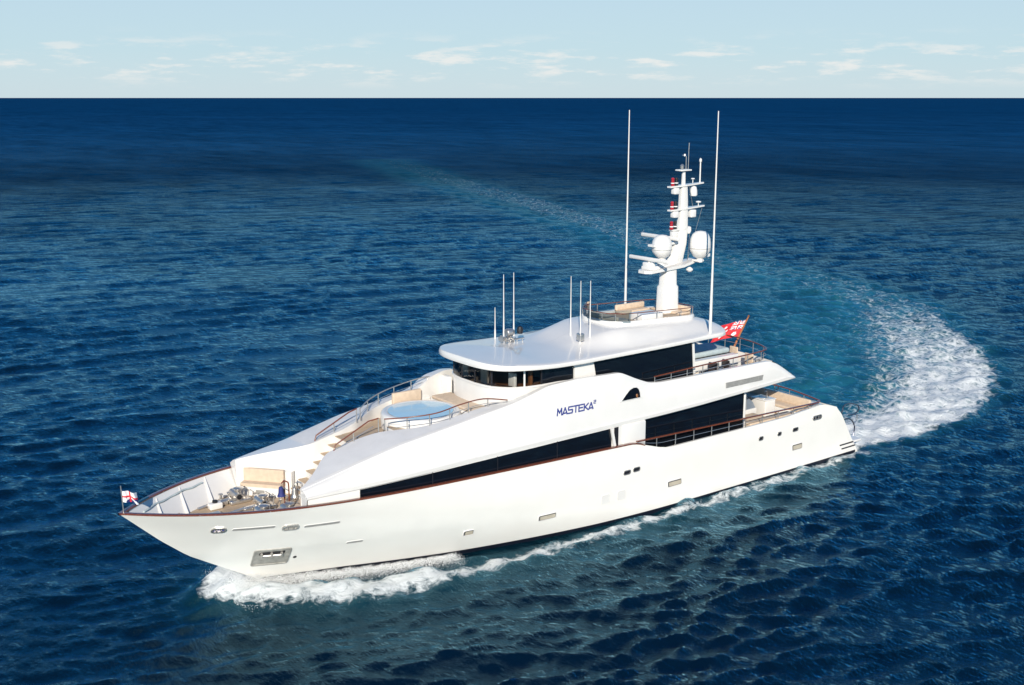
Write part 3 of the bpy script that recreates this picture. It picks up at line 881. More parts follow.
# fore and aft platforms
MB().prism([(8.4, .12, 10.58), (8.4, -.12, 10.58), (10.4, -.4, 10.24), (12.5, -.42, 10.12), (12.75, -.2, 10.12), (12.75, .2, 10.12), (12.5, .42, 10.12), (10.4, .4, 10.24)], (0, 0, .13)).build('platform', WHITE, mast, smooth=40)
MB().rbox(11.0, 12.5, -.3, .3, 10.26, 10.42, .04).build('bracket', WHITE, mast)
MB().prism([(10.2, .14, 11.35), (10.2, -.14, 11.35), (12.2, -.2, 11.3), (12.2, .2, 11.3)], (0, 0, .1)).build('platform', WHITE, mast, smooth=40)
def radome(x, y, z, r, hgt, name='satellite_dome'):
    o = MB().lathe([(r * .28, -.18), (r * .30, 0), (r * .62, .08), (r * .97, hgt * .28), (r, hgt * .36), (r, hgt * .52), (r * .93, hgt * .72), (r * .75, hgt * .87), (r * .45, hgt * .97), (0, hgt)], (x, y, z), 28).build(name, WHITE, mast, smooth=50)
    MB().lathe([(r * 1.004, 0), (r * 1.012, .015), (r * 1.004, .03)], (x, y, z + hgt * .36), 28).build('seam', GREYP, o)
    return o
radome(9.55, .55, 10.62, .50, 1.30)
MB().rbox(9.35, 9.75, -.1, .65, 10.46, 10.56, .03).build('bracket', WHITE, mast)
radome(11.6, .1, 10.72 + .02, .47, 1.1)
MB().lathe([(.2, 0), (.2, .35)], (11.6, .1, 10.38), 14).build('bracket', WHITE, mast)
def radar(x, y, z, L):
    o = MB().rbox(x - .22, x + .22, y - .22, y + .22, z, z + .34, .06).build('radar_scanner', WHITE, mast)
    MB().rbox(x - .07, x + .07, y - L / 2, y + L / 2, z + .38, z + .56, .05).build('scanner_bar', WHITE, o)
    MB().lathe([(.09, 0), (.09, .1)], (x, y, z + .31), 12).build('spindle', STEEL, o)
radar(12.25, -.05, 10.26, 2.6)
radar(11.0, -.65, 11.15, 2.5)
MB().rbox(10.3, 11.1, -.75, -.1, 11.05, 11.15, .03).build('bracket', WHITE, mast)
# crosstrees (fore and aft arms) with lights, bells and sensors
for z, xa, xb in ((14.0, 8.95, 11.15), (12.92, 8.85, 11.1), (12.0, 9.9, 10.95)):
    dz = .05 if xa < 9.5 else 0
    MB().prism([(xa, .07, z + dz), (xa, -.07, z + dz), (10.2, -.2, z - .02), (xb, -.12, z - .06), (xb, .12, z - .06), (10.2, .2, z - .02)], (0, 0, .07)).build('crosstree', WHITE, mast, smooth=0)
for z in (14.03, 12.95, 12.03):
    for x, c in ((10.95, REDLENS), (10.72, BLACK)):
        l = MB().lathe([(.08, 0), (.09, .03), (.09, .08), (.075, .1), (.075, .3), (.09, .32), (.06, .38), (0, .4)], (x, .03, z - .02), 12).build('navigation_light', c, mast)
        MB().lathe([(.095, 0), (.095, .04)], (x, .03, z + .1), 12).build('light_band', FWHITE, l)
    MB().rbox(10.6, 10.92, -.12, .16, z - .4, z - .1, .05).build('sensor_box', WHITE, mast)
MB().lathe([(.02, .0), (.13, -.06), (.17, -.22), (.19, -.42), (.16, -.48), (0, -.5)], (9.55, 0, 13.98), 16).build('sensor_dome', WHITE, mast)
MB().rbox(9.45, 9.8, -.15, .15, 12.5, 12.86, .05).build('sensor_box', WHITE, mast)
MB().lathe([(.02, .0), (.12, -.04), (.14, -.2), (.09, -.34), (0, -.36)], (9.8, 0, 12.1), 16).build('sensor_dome', WHITE, mast)
MB().lathe([(.02, 0), (.02, .18), (.13, .2), (.13, .25), (0, .28)], (9.2, 0, 12.98), 12).build('sensor_disc', WHITE, mast)
MB().lathe([(.02, 0), (.02, .16), (.09, .18), (.09, .22), (0, .24)], (9.62, 0, 14.1), 12).build('sensor_disc', WHITE, mast)
MB().lathe([(.035, 0), (.03, .95), (.06, .97), (.06, 1.08), (0, 1.15)], (9.15, 0, 14.1), 10).build('mast_aerial', WHITE, mast)
MB().rbox(9.9, 10.6, -.2, .2, 14.68, 14.75, .02).build('crosstree', WHITE, mast)
MB().tube([(9.95, 0, 14.72), (9.95, 0, 15.6), (9.93, 0, 15.95)], .018, 6).build('mast_aerial', STEEL, mast)
MB().lathe([(.02, 0), (.09, .04), (.1, .16), (.05, .22), (.02, .24)], (10.35, 0, 14.76), 12).build('wind_sensor', STEEL, mast)
MB().tube([(10.1, 0, 14.75), (10.1, 0, 15.35), (10.35, 0, 15.4)], .02, 6).build('wind_sensor', STEEL, mast)
MB().lathe([(.04, -.05), (.05, 0), (.04, .05)], (10.2, 0, 15.4), 10).build('wind_cup', FWHITE, mast)
for xa, za, xb, zb in ((9.0, 12.9, 9.9, 10.4), (9.75, 12.0, 9.85, 10.4), (9.9, 14.0, 9.6, 12.95)):
    MB().tube([(xa, .05, za), (xb, .05, zb)], .012, 5).build('stay', STEEL, mast)
MB().lathe([(.05, .1), (.16, .02), (.17, -.04), (.1, -.12), (0, -.14)], (9.9, .25, 10.1), 14).build('loud_hailer', WHITE, mast)

# ------------------------------------------------------------------ whip antennas
def whip(x, y, z, h, r, lean=0):
    MB().tube([(x, y, z - .1), (x, y, z + .35), (x + lean * .1, y, z + h * .35), (x + lean, y, z + h)], [r * 1.9, r * 1.6, r, r * .55], 8).build('whip_antenna', WHITE, yacht)
whip(10.87, 2.62, 7.42, 10.0, .042)
whip(11.3, -2.62, 7.42, 10.0, .042)
for x, y, h in ((19.22, -2.5, 1.42), (18.74, -2.5, 2.85), (18.18, -2.5, 2.88), (17.22, .35, 2.6), (17.52, 1.36, 2.68), (16.95, 1.33, 2.45)):
    whip(x, y, edge_z(x) + .215 + rise(x, y), h, .023)
MB().rbox(17.38, 17.62, 1.2, 1.5, edge_z(17.5) + .3 + rise(17.5, 1.36), edge_z(17.5) + .62 + rise(17.5, 1.36), .04).build('antenna_base', STEEL, top)
# horns and searchlight on the hard top
hz = edge_z(19.2) + .23 + rise(19.2, -1.3)
sl = MB().lathe([(.14, 0), (.12, .05), (.05, .08), (.05, .3)], (19.2, -1.35, hz), 14).build('searchlight', STEEL, top)
MB().tube([(19.05, -1.35, hz + .42), (19.15, -1.35, hz + .42), (19.4, -1.35, hz + .42), (19.45, -1.35, hz + .42)], [.1, .17, .18, .15], 14).build('lamp_head', STEEL, sl)
MB().lathe([(.12, 0), (.14, .15), (.1, .3), (0, .34)], (18.85, -1.15, hz + .35), 12).build('lamp_head', BLACK, sl)
for dx, dy, L in ((.5, .15, .7), (.45, .35, .6), (.2, -.3, .5), (-.1, .3, .55), (.6, -.1, .5)):
    x, y = 19.0 + dx * .6, -1.35 + dy
    h_ = MB().tube([(x - .25, y, hz + .16), (x + L * .5, y, hz + .16), (x + L * .65, y, hz + .16), (x + L * .75, y, hz + .16)], [.025, .03, .06, .11], 12).build('horn', STEEL, top)
    for fx in (-.15, .3): MB().tube([(x + fx, y, hz - .03), (x + fx, y, hz + .16)], .02, 6).build('foot', STEEL, h_)

# ------------------------------------------------------------------ foredeck gear
# curved bench set into the front of the house
def diag(name, pts, z0, z1, th, material, nx=(.72, .69)):
    pass
dv = Vector((.66, -.75, 0)).normalized()           # along the starboard wing wall, outboard and forward
nv = Vector((.75, .66, 0)).normalized()            # facing forward and to port
def dbox(o, a0, a1, b0, b1, z0, z1, sgy=1):
    pts = []
    for a, b in ((a0, b0), (a1, b0), (a1, b1), (a0, b1)):
        p = o + dv * a + nv * b; pts.append((p.x, p.y * sgy, z0))
    return MB().prism(pts, (0, 0, z1 - z0))
O0 = Vector((29.75, -.72, 0))
for sgy in (1, -1):
    O0 = Vector((30.2 if sgy > 0 else 29.75, -.72, 0))
    w = dbox(O0, 0, 1.9, -.3, -.02, 3.05, 3.9, sgy).build('house_front', WHITE, yacht, smooth=0)
    t = thing('bow_bench', 'tan bench seat set against the %s front wing of the deck house' % ('far starboard' if sgy > 0 else 'near port'), 'bench', None)
    dbox(O0, .25, 1.9, 0.0, .5, 3.055, 3.40, sgy).build('base', WHITE, t, smooth=0)
    dbox(O0, .25, 1.9, 0.02, .48, 3.401, 3.53, sgy).build('seat', TAN, t, smooth=0)
    dbox(O0, .25, 1.9, 0.01, .15, 3.531, 4.02, sgy).build('backrest', TAN, t, smooth=0)
    v_ = dbox(O0, .9, 1.25, .5, .512, 3.12, 3.3, sgy).build('vent_grille', GREYP, t, smooth=0)
# bow platform (raised teak in the eyes of the bow)
rows = [[(x, -max(hull_y(x, 3.3) - .35, .02), 3.25), (x, max(hull_y(x, 3.3) - .35, .02), 3.25)] for x in np.linspace(34.6, 36.0, 8)]
MB().grid(rows).build('bow_platform', TEAK, yacht, smooth=0)
# chrome windlasses
def windlass(x, y):
    t = MB().rbox(x - .42, x + .42, y - .28, y + .28, 3.06, 3.2, .04).build('windlass', STEEL, yacht)
    MB().lathe([(.2, 0), (.2, .08), (.13, .12), (.1, .22), (.13, .32), (.18, .36), (.18, .4), (.08, .43), (0, .43)], (x, y, 3.2), 20).build('drum', STEEL, t)
    MB().tube([(x + .1, y - .34, 3.36), (x + .1, y + .34, 3.36)], [.15, .15], 16).build('gypsy', STEEL, t)
    MB().tube([(x + .1, y - .37, 3.36), (x + .1, y + .37, 3.36)], [.1, .1], 10).build('axle', BLACK, t)
    for dy in (-.2, .2):
        MB().tube([(x - .3, y + dy, 3.2), (x - .35, y + dy, 3.5), (x - .2, y + dy, 3.62)], .025, 6).build('brake_lever', STEEL, t)
    MB().rbox(x + .45, x + .8, y - .12, y + .12, 3.06, 3.26, .04).build('chain_stopper', STEEL, t)
    MB().tube([(x + .3, y, 3.24), (x + .9, y, 3.22), (x + 1.6, y * 1.0, 3.12)], .05, 6).build('chain', STEEL, t)
    MB().lathe([(.1, 0), (.1, .05), (.02, .06), (.02, .3), (.06, .32), (.06, .37), (0, .38)], (x - .5, y + .4, 3.06), 10).build('foot_switch', STEEL, t)
for y in (1.15, -1.15): windlass(32.2, y)
windlass(31.75, .1)
windlass(31.35, 1.5)
for y in (1.95, -1.95):
    for x in (32.6, 31.1):
        yy = math.copysign(min(abs(y), hull_y(x, 3.1) - .6), y)
        b = MB().rbox(x - .3, x + .3, yy - .09, yy + .09, 3.06, 3.12, .02).build('bollard', STEEL, yacht)
        for dx in (-.17, .17): MB().lathe([(.06, 0), (.055, .22), (.09, .24), (.09, .28), (0, .29)], (x + dx, yy, 3.11), 12).build('bollard_post', STEEL, b)
# ship's bells hung in tubular hoops
def bell(x, y, m):
    t = MB().tube(curve_pts([(x, y - .19, 3.06), (x, y - .19, 4.05), (x + .02, y - .12, 4.18), (x + .1, y, 4.2), (x + .2, y + .0, 4.12)], 6), .028, 8).build('bell_stand', MAHOG if m else STEEL, yacht)
    MB().tube(curve_pts([(x, y + .19, 3.06), (x, y + .19, 4.05), (x + .02, y + .12, 4.18), (x + .1, y, 4.2)], 6), .028, 8).build('hoop_leg', MAHOG if m else STEEL, t)
    for z in (3.35, 3.6, 3.85): MB().tube([(x, y - .19, z), (x, y + .19, z)], .02, 6).build('rung', STEEL, t)
    MB().lathe([(.03, .16), (.07, .14), (.09, .07), (.10, -.07), (.14, -.19), (.155, -.21), (.0, -.19)], (x + .22, y, 3.85), 16).build('bell', NAVY if m else STEEL, t)
bell(31.1, .75, True); bell(30.75, 1.15, False)
# hatch, locker and stowed fenders on the foredeck
h_ = MB().rbox(33.3, 33.9, -.35, .35, 3.06, 3.2, .04).build('deck_hatch', WHITE, yacht)
MB().rbox(33.36, 33.84, -.28, .28, 3.19, 3.215, .01).build('hatch_lid', GREYC, h_)
for y in (.95, -.95):
    k = MB().rbox(32.95, 33.45, y - .16, y + .16, 3.06, 3.3, .05).build('deck_locker', WHITE, yacht)
    MB().lathe([(.1, 0), (.1, .1), (0, .12)], (33.2, y, 3.28), 12).build('cap', BLACK, k)
# rope lashed inside the bulwark
for sg in (1, -1):
    pts = [(x, sg * max(hull_y(x, 3.75) - .2 - .02 * math.sin(x * 9), .05), 3.74 + .02 * math.sin(x * 5)) for x in np.linspace(33.2, 36.0, 30)]
    MB().tube(pts, .035, 6).build('mooring_rope', GREYC, yacht)
    for x in (33.0, 34.2, 35.3):
        y = hull_y(x, 3.85) - .15; y2 = hull_y(x, 3.06) - .12
        MB().prism([(x, sg * y, 3.88), (x, sg * y2, 3.06), (x, sg * (y2 - .18), 3.06)], (.05, 0, 0)).build('bulwark_stay', WHITE, yacht, smooth=0)

# flags
def flag_mesh(o, ux, uz, w, h, nu, nv, colour, amp, sag, normal):
    mb = MB()
    P = {}
    rows = []
    for i in range(nu + 1):
        row = []
        for j in range(nv + 1):
            a, b = i / nu, j / nv
            q = o + ux * (w * a * (1 - .12 * b)) + uz * (h * (b - 0)) + Vector((0, 0, -sag * a * a)) + normal * (amp * a ** .6 * math.sin(a * 9 + b * 1.5))
            row.append(tuple(q))
        rows.append(row)
    vs = [p for r in rows for p in r]
    for i in range(nu):
        for j in range(nv):
            mb.cur = colour((i + .5) / nu, (j + .5) / nv)
            idx = (i * (nv + 1) + j, (i + 1) * (nv + 1) + j, (i + 1) * (nv + 1) + j + 1, i * (nv + 1) + j + 1)
            mb.add([vs[k] for k in idx], [(0, 1, 2, 3)])
    return mb
def ensign(a, b):
    if a < .5 and b > .5:
        u, v = a / .5, (b - .5) / .5
        if abs(u - .5) < .07 or abs(v - .5) < .11: return 0
        if abs(u - .5) < .13 or abs(v - .5) < .2: return 1
        d = min(abs(u - v), abs(u + v - 1))
        if d < .05: return 0
        if d < .14: return 1
        return 2
    for cx, cy, r in ((.25, .22, .075), (.75, .78, .045), (.62, .52, .04), (.88, .56, .04), (.75, .2, .045), (.8, .42, .025)):
        if (a - cx) ** 2 + ((b - cy) * .6) ** 2 < r * r: return 1
    return 0
fs = MB().tube([(6.45, 0, 5.6), (5.95, 0, 6.4), (5.35, 0, 7.25)], [.055, .05, .035], 10).build('flagstaff', REDW, yacht)
MB().lathe([(.0, -.05), (.06, 0), (0, .07)], (5.33, 0, 7.28), 10).build('truck', REDW, fs)
fo = Vector((6.0, 0, 6.33)); fu = Vector((.5, -.15, -.35)).normalized(); fv = (Vector((5.42, 0, 7.15)) - fo)
flag_mesh(fo, Vector((.78, -.5, -.12)).normalized(), fv.normalized(), 1.45, fv.length * .95, 36, 24, ensign, .10, .12, Vector((.55, .8, .1))).build('ensign', [RED, FWHITE, NAVY], fs, smooth=60)
js = MB().tube([(36.84, 0, 3.95), (36.88, 0, 5.0)], [.022, .018], 8).build('jackstaff', STEEL, yacht)
def jack(a, b):
    if abs(b - .5) < .1 or abs(a - .5) < .08: return 0
    if abs(a - b) < .12 or abs(a + b - 1) < .12: return 1
    return 2 if (a > .2 and b < .5) else 1
flag_mesh(Vector((36.84, 0, 4.4)), Vector((-.85, .25, -.08)).normalized(), Vector((0, 0, 1)), .52, .40, 18, 14, jack, .12, .10, Vector((.3, .9, 0))).build('bow_jack', [RED, FWHITE, NAVY], js, smooth=60)

# ------------------------------------------------------------------ aft deck furniture
sofa('deck_sofa', 'tan sofa along the stern rail of the lower aft deck', 3.5, 4.35, -2.3, 2.75, 2.36, 'aft', h=.45)
sofa('deck_sofa', 'cream lounge seat under the overhang on the lower aft deck', 6.3, 8.0, 1.4, 2.25, 2.36, 'fwd', cush=TAN, h=.4)
cab = thing('bar_cabinet', 'white bar cabinet with a basin on the lower aft deck', 'cabinet')
MB().rbox(4.75, 5.5, .55, 1.5, 2.355, 3.2, .05).build('body', WHITE, cab)
MB().rbox(4.72, 5.53, .52, 1.53, 3.2, 3.25, .02).build('worktop', WHITE, cab)
MB().lathe([(.28, .03), (.28, .05), (.24, .05), (.2, .01), (0, .0)], (5.1, 1.0, 3.225), 24).build('basin', STEEL, cab)
MB().tube(curve_pts([(4.85, 1.0, 3.25), (4.85, 1.0, 3.5), (4.95, 1.0, 3.55), (5.05, 1.0, 3.5)], 4), .02, 6).build('tap', STEEL, cab)
tb = thing('deck_table', 'low teak table between the lounge seat and the bar cabinet', 'table')
MB().rbox(6.0, 7.4, -.6, .7, 2.98, 3.05, .03).build('tabletop', TEAK, tb)
MB().lathe([(.3, 0), (.28, .04), (.07, .08), (.07, .62)], (6.7, .05, 2.36), 16).build('pedestal', STEEL, tb)
for x, y in ((5.7, 2.95), (8.1, 2.95)):
    pass
tag(MB().rbox(5.0, 8.2, 2.45, 2.95, 2.36, 2.86, .06).build('side_cushion', TAN, None), 'long tan cushion beside the side rail of the lower aft deck', 'cushion')
# upper aft deck
bar = thing('buffet_counter', 'long white counter with a pale cover on the upper aft deck', 'counter')
MB().rbox(7.9, 11.3, 1.35, 1.75, 5.45, 6.02, .05).build('counter', WHITE, bar)
for x in (8.1, 9.6, 11.1): MB().rbox(x - .06, x + .06, 1.45, 1.65, 5.005, 5.46, .02).build('leg', WHITE, bar)
cov = MB().rbox(7.7, 10.4, -.5, 1.0, 5.9, 6.16, .1, 4).build('boat_cover', GREYC, None)
tag(cov, 'pale blue grey cover over the long table on the upper aft deck', 'cover')
tt = thing('dining_table', 'dark dining table standing under the pale cover on the upper aft deck', 'table')
MB().rbox(7.6, 10.6, -.6, 1.1, 5.82, 5.895, .02).build('tabletop', DARKC, tt)
for x in (8.2, 10.0): MB().lathe([(.28, 0), (.25, .05), (.09, .1), (.09, .82)], (x, .25, 5.004), 14).build('pedestal', DARKC, tt)
def chair(x, y, face, label, c=TAN):
    t = thing('deck_chair', label, 'chair', 'chairs on the upper aft deck')
    t.location = (x, y, 5.005); t.rotation_euler = (0, 0, face)
    MB().rbox(-.26, .26, -.26, .26, .40, .5, .04).build('seat', c, t)
    MB().rbox(-.28, -.2, -.26, .26, .5, .98, .04).build('backrest', c, t)
    for a in (-.22, .22):
        for b in (-.22, .22):
            MB().tube([(a, b, 0), (a, b, .42)], .02, 6).build('leg', STEEL, t)
    for b in (-.27, .27): MB().tube([(-.22, b, .68), (.22, b, .7), (.24, b, .42)], .02, 6).build('armrest', STEEL, t)
chair(7.1, 1.9, R(180), 'tan chair nearest the port corner of the upper stern rail')
chair(7.0, .4, R(0), 'tan chair at the after end of the dining table')
chair(9.9, 2.15, R(200), 'dark chair between the counter and the saloon corner post', DARKC)
chair(9.0, 2.2, R(170), 'dark chair beside the counter, near the middle stanchion', DARKC)
chair(11.2, .6, R(180), 'tan chair by the saloon doors on the upper deck')
tag(MB().lathe([(.2, 0), (.22, .3), (.16, .55), (.0, .62)], (10.9, 1.95, 5.005), 14).build('storage_pouffe', CREAM, None), 'small cream pouffe by the saloon corner post on the upper deck', 'pouffe')

# stern boarding rails
bd = MB().tube(curve_pts([(1.5, 3.05, 2.0), (1.35, 3.05, 2.55), (.9, 2.9, 2.62), (.2, 2.75, 2.5), (-.35, 2.7, 2.3), (-.45, 2.7, 2.05), (.0, 2.75, 1.9), (.5, 2.8, 1.95)], 6), .035, 8).build('boarding_rail', STEELD, yacht)
MB().tube(curve_pts([(1.3, 2.9, 1.75), (.7, 2.85, 1.8), (.2, 2.8, 1.6), (-.05, 2.8, 1.2), (0.1, 2.85, .75)], 6), .035, 8).build('rail_branch', STEELD, bd)
MB().tube(curve_pts([(-.3, 2.7, 1.85), (-.35, 2.7, 1.55), (.05, 2.78, 1.35)], 6), .03, 8).build('rail_branch', STEEL, bd)
bd2 = MB().tube(curve_pts([(1.5, -3.05, 2.0), (1.35, -3.05, 2.55), (.9, -2.9, 2.62), (.2, -2.75, 2.5), (-.35, -2.7, 2.3), (-.45, -2.7, 2.05), (.0, -2.75, 1.9), (.5, -2.8, 1.95)], 6), .035, 8).build('boarding_rail', STEELD, yacht)
MB().rbox(-.6, .75, -2.9, 2.9, .38, .52, .05).build('swim_platform', WHITE, yacht)

# ------------------------------------------------------------------ the sea
VA = R(VIEW)
def polydist(X, Y, pts):
    """distance to polyline, and fraction along it"""
    best = np.full(X.shape, 1e9); frac = np.zeros(X.shape)
    P = np.array(pts, float); seg = np.hypot(*(P[1:] - P[:-1]).T); cum = np.concatenate([[0], np.cumsum(seg)])
    side = np.zeros(X.shape)
    for i in range(len(P) - 1):
        d = P[i + 1] - P[i]; L2 = d @ d
        t = np.clip(((X - P[i, 0]) * d[0] + (Y - P[i, 1]) * d[1]) / L2, 0, 1)
        dx, dy = X - P[i, 0] - t * d[0], Y - P[i, 1] - t * d[1]
        D = np.hypot(dx, dy); m = D < best
        best = np.where(m, D, best); frac = np.where(m, (cum[i] + t * seg[i]) / cum[-1], frac)
        side = np.where(m, np.sign(d[0] * dy - d[1] * dx), side)
    return best, frac, side
def build_sea():
    r = [3.0]
    while r[-1] < 24: r.append(r[-1] * 1.12)
    while r[-1] < 300: r.append(r[-1] * 1.0042)
    while r[-1] < 40000: r.append(r[-1] * (1.0042 + .018 * min(math.log(r[-1] / 300) / math.log(12), 1)))
    r = np.array(r)
    a = np.concatenate([np.linspace(-38, 38, 470), np.linspace(38, 322, 72)[1:-1]])
    da = np.concatenate([np.full(470, 76 / 469), np.full(70, 4.0)])
    RR, AA = np.meshgrid(r, np.radians(a) + VA, indexing='ij')
    X = CAM[0] + RR * np.cos(AA); Y = CAM[1] + RR * np.sin(AA)
    drr = np.gradient(r)
    spacing = np.maximum(drr[:, None] * np.ones_like(AA), RR * np.radians(da)[None, :] * .8)
    rng = np.random.default_rng(5)
    Z = np.zeros_like(X); DX = np.zeros_like(X); DY = np.zeros_like(X)
    wind = VA + R(200)
    NW = 130
    gust = np.zeros_like(X)
    for lam, th in ((31, .3), (47, 1.4), (23, 2.2), (64, .9), (90, 2.7), (17, 1.1)):
        gust += np.sin(2 * math.pi / lam * (X * math.cos(wind + th) + Y * math.sin(wind + th)) + lam) * (1 - sstep(.2, .5, spacing / lam))
    gust = 1 + .17 * gust
    for i in range(NW):
        lam = .30 * (8 / .30) ** ((i + rng.random()) / NW)
        th = wind + rng.normal() * (.26 + .14 * (lam < 3))
        k = 2 * math.pi / lam
        amp = .0088 * lam ** .9 * (1 if lam < .75 else (.75 / lam) ** .72)
        ph_ = rng.random() * 6.28
        att = 1 - sstep(.22, .5, spacing / lam)
        if att.max() <= 0: continue
        c, s = math.cos(th), math.sin(th)
        ar = k * (X * c + Y * s) + ph_
        A = amp * att * (gust if lam < 4 else 1) * .88
        Z += A * np.sin(ar); q = .55 * A * np.cos(ar)
        DX += q * c; DY += q * s
    # long low swell
    for lam, amp, th in ((38, .10, wind + .5), (60, .12, wind - .35)):
        Z += amp * np.sin(2 * math.pi / lam * (X * math.cos(th) + Y * math.sin(th))) * (1 - sstep(.2, .5, spacing / lam))
    # ---- foam and churned-water masks, in metres on the sea
    dh = np.minimum(*[polydist(X, Y, [(33.6, 0), (31, sg * 2.4), (28, sg * 3.2), (22, sg * 3.45), (0, sg * 3.3)])[0] for sg in (1, -1)])
    Z *= 1 - .6 * np.exp(-(dh / 1.5) ** 2)
    foam = np.zeros_like(X); churn = np.zeros_like(X)
    port = [(33.6, .3), (32.2, 1.45), (30.6, 2.6), (28.5, 3.4), (25.5, 3.95), (22, 4.2), (17, 4.1), (10, 3.9), (0, 3.5)]
    for sg in (1, -1):
        d, f, sd = polydist(X, Y, [(x, sg * y) for x, y in port])
        w = np.interp(f, [0, .06, .2, .35, .6, 1], [.8, 1.25, 1.15, .9, .75, .8])
        foam = np.maximum(foam, np.interp(f, [0, .25, .4, .7, 1], [1.05, 1.0, .92, .84, .84]) * np.exp(-(d / w) ** 2))
        Z += .62 * np.exp(-(d / .9) ** 2) * np.interp(f, [0, .04, .1, .2, .4, 1], [.6, 1, .75, .35, .12, .05])
        fill = np.exp(-(np.maximum(dh - .25, 0) / .75) ** 2) * np.interp(f, [0, .18, .32], [1, 1, 0]) * (Y * sg > -.3)
        foam = np.maximum(foam, fill)
        # diverging bow wave
        d2, f2, _ = polydist(X, Y, [(31, sg * 2.6), (24, sg * 5.2), (12, sg * 8.0), (0, sg * 11), (-20, sg * 17)])
        Z += .16 * np.exp(-(d2 / 1.3) ** 2) * np.interp(f2, [0, .1, .5, 1], [.3, 1, .6, 0])
        foam = np.maximum(foam, .40 * np.exp(-(d2 / .8) ** 2) * np.interp(f2, [0, .2, .6, 1], [.6, .75, .45, 0]))
        churn = np.maximum(churn, .25 * np.exp(-(d / 1.6) ** 2))
    arc = [(1, 0), (-4, .5), (-10, -.6), (-15, -3), (-20, -6.4), (-25, -11), (-30, -16.5), (-36, -22), (-40, -31), (-42, -39), (-45, -50), (-48, -64), (-56, -82), (-67, -110), (-85, -162), (-120, -250)]
    d, f, sd = polydist(X, Y, arc)
    L = 300.0
    s = f * sum(math.hypot(b[0] - a_[0], b[1] - a_[1]) for a_, b in zip(arc, arc[1:]))
    w = np.interp(s, [0, 10, 30, 60, 120, 300], [2.2, 3.4, 5.2, 5.5, 6, 9])
    # sd>0 : left of travel away from ship; the outer edge of the turn is the left side there
    outer = np.exp(-((d * sd + w * .5) / (w * .68)) ** 2)
    inner = np.exp(-((d * sd - w * .75) / (w * .35)) ** 2)
    base = np.exp(-(d / (w * 1.15)) ** 4)
    wf = np.interp(s, [0, 4, 15, 30, 45, 60, 90, 140, 300], [1.0, 1.0, .95, .83, .64, .55, .60, .61, .48])
    OUT = outer
    INN = inner
    foam = np.maximum(foam, wf * (.75 * OUT + .12 * INN + .62 * base).clip(0, 1))
    churn = np.maximum(churn, base * np.interp(s, [0, 30, 70, 150, 300], [1, 1, .8, .45, .25]))
    d3, f3, _ = polydist(X, Y, [(-4, -3), (-9, -6.5), (-15, -10.5), (-21, -16), (-27, -23), (-33, -31)])
    pat_ = np.exp(-(d3 / 5.2) ** 2) * np.interp(f3, [0, .15, .6, 1], [.5, 1, .95, .55])
    churn = np.maximum(churn, pat_); foam = np.maximum(foam, .50 * pat_)
    nz = np.zeros_like(X)
    for i in range(22):
        lam = .8 + 3.5 * rng.random(); th = rng.random() * 6.28
        nz += np.sin(2 * math.pi / lam * (X * math.cos(th) + Y * math.sin(th)) + rng.random() * 6.28) * (1 - sstep(.25, .5, spacing / lam))
    Z += nz * .03 * np.clip(foam * 1.3, 0, 1)
    verts = np.stack([X + DX, Y + DY, Z], -1).reshape(-1, 3)
    nr, na = X.shape
    i = np.arange(nr - 1)[:, None]; j = np.arange(na)[None, :]; j2 = (j + 1) % na
    quads = np.stack([i * na + j, (i + 1) * na + j, (i + 1) * na + j2, i * na + j2], -1).reshape(-1, 4)
    me = bpy.data.meshes.new('sea')
    me.vertices.add(len(verts)); me.vertices.foreach_set('co', verts.astype(np.float32).ravel())
    me.loops.add(quads.size); me.loops.foreach_set('vertex_index', quads.astype(np.int32).ravel())
    me.polygons.add(len(quads)); me.polygons.foreach_set('loop_start', np.arange(0, quads.size, 4, dtype=np.int32))
    me.update(calc_edges=True)
    me.polygons.foreach_set('use_smooth', np.ones(len(quads), dtype=bool))
    for nm, arr in (('foam', foam), ('churn', churn)):
        at = me.attributes.new(nm, 'FLOAT', 'POINT'); at.data.foreach_set('value', arr.astype(np.float32).ravel())
    me.validate()
    o = bpy.data.objects.new('sea', me); scene.collection.objects.link(o)
    return o
OUTER_SIGN = -1

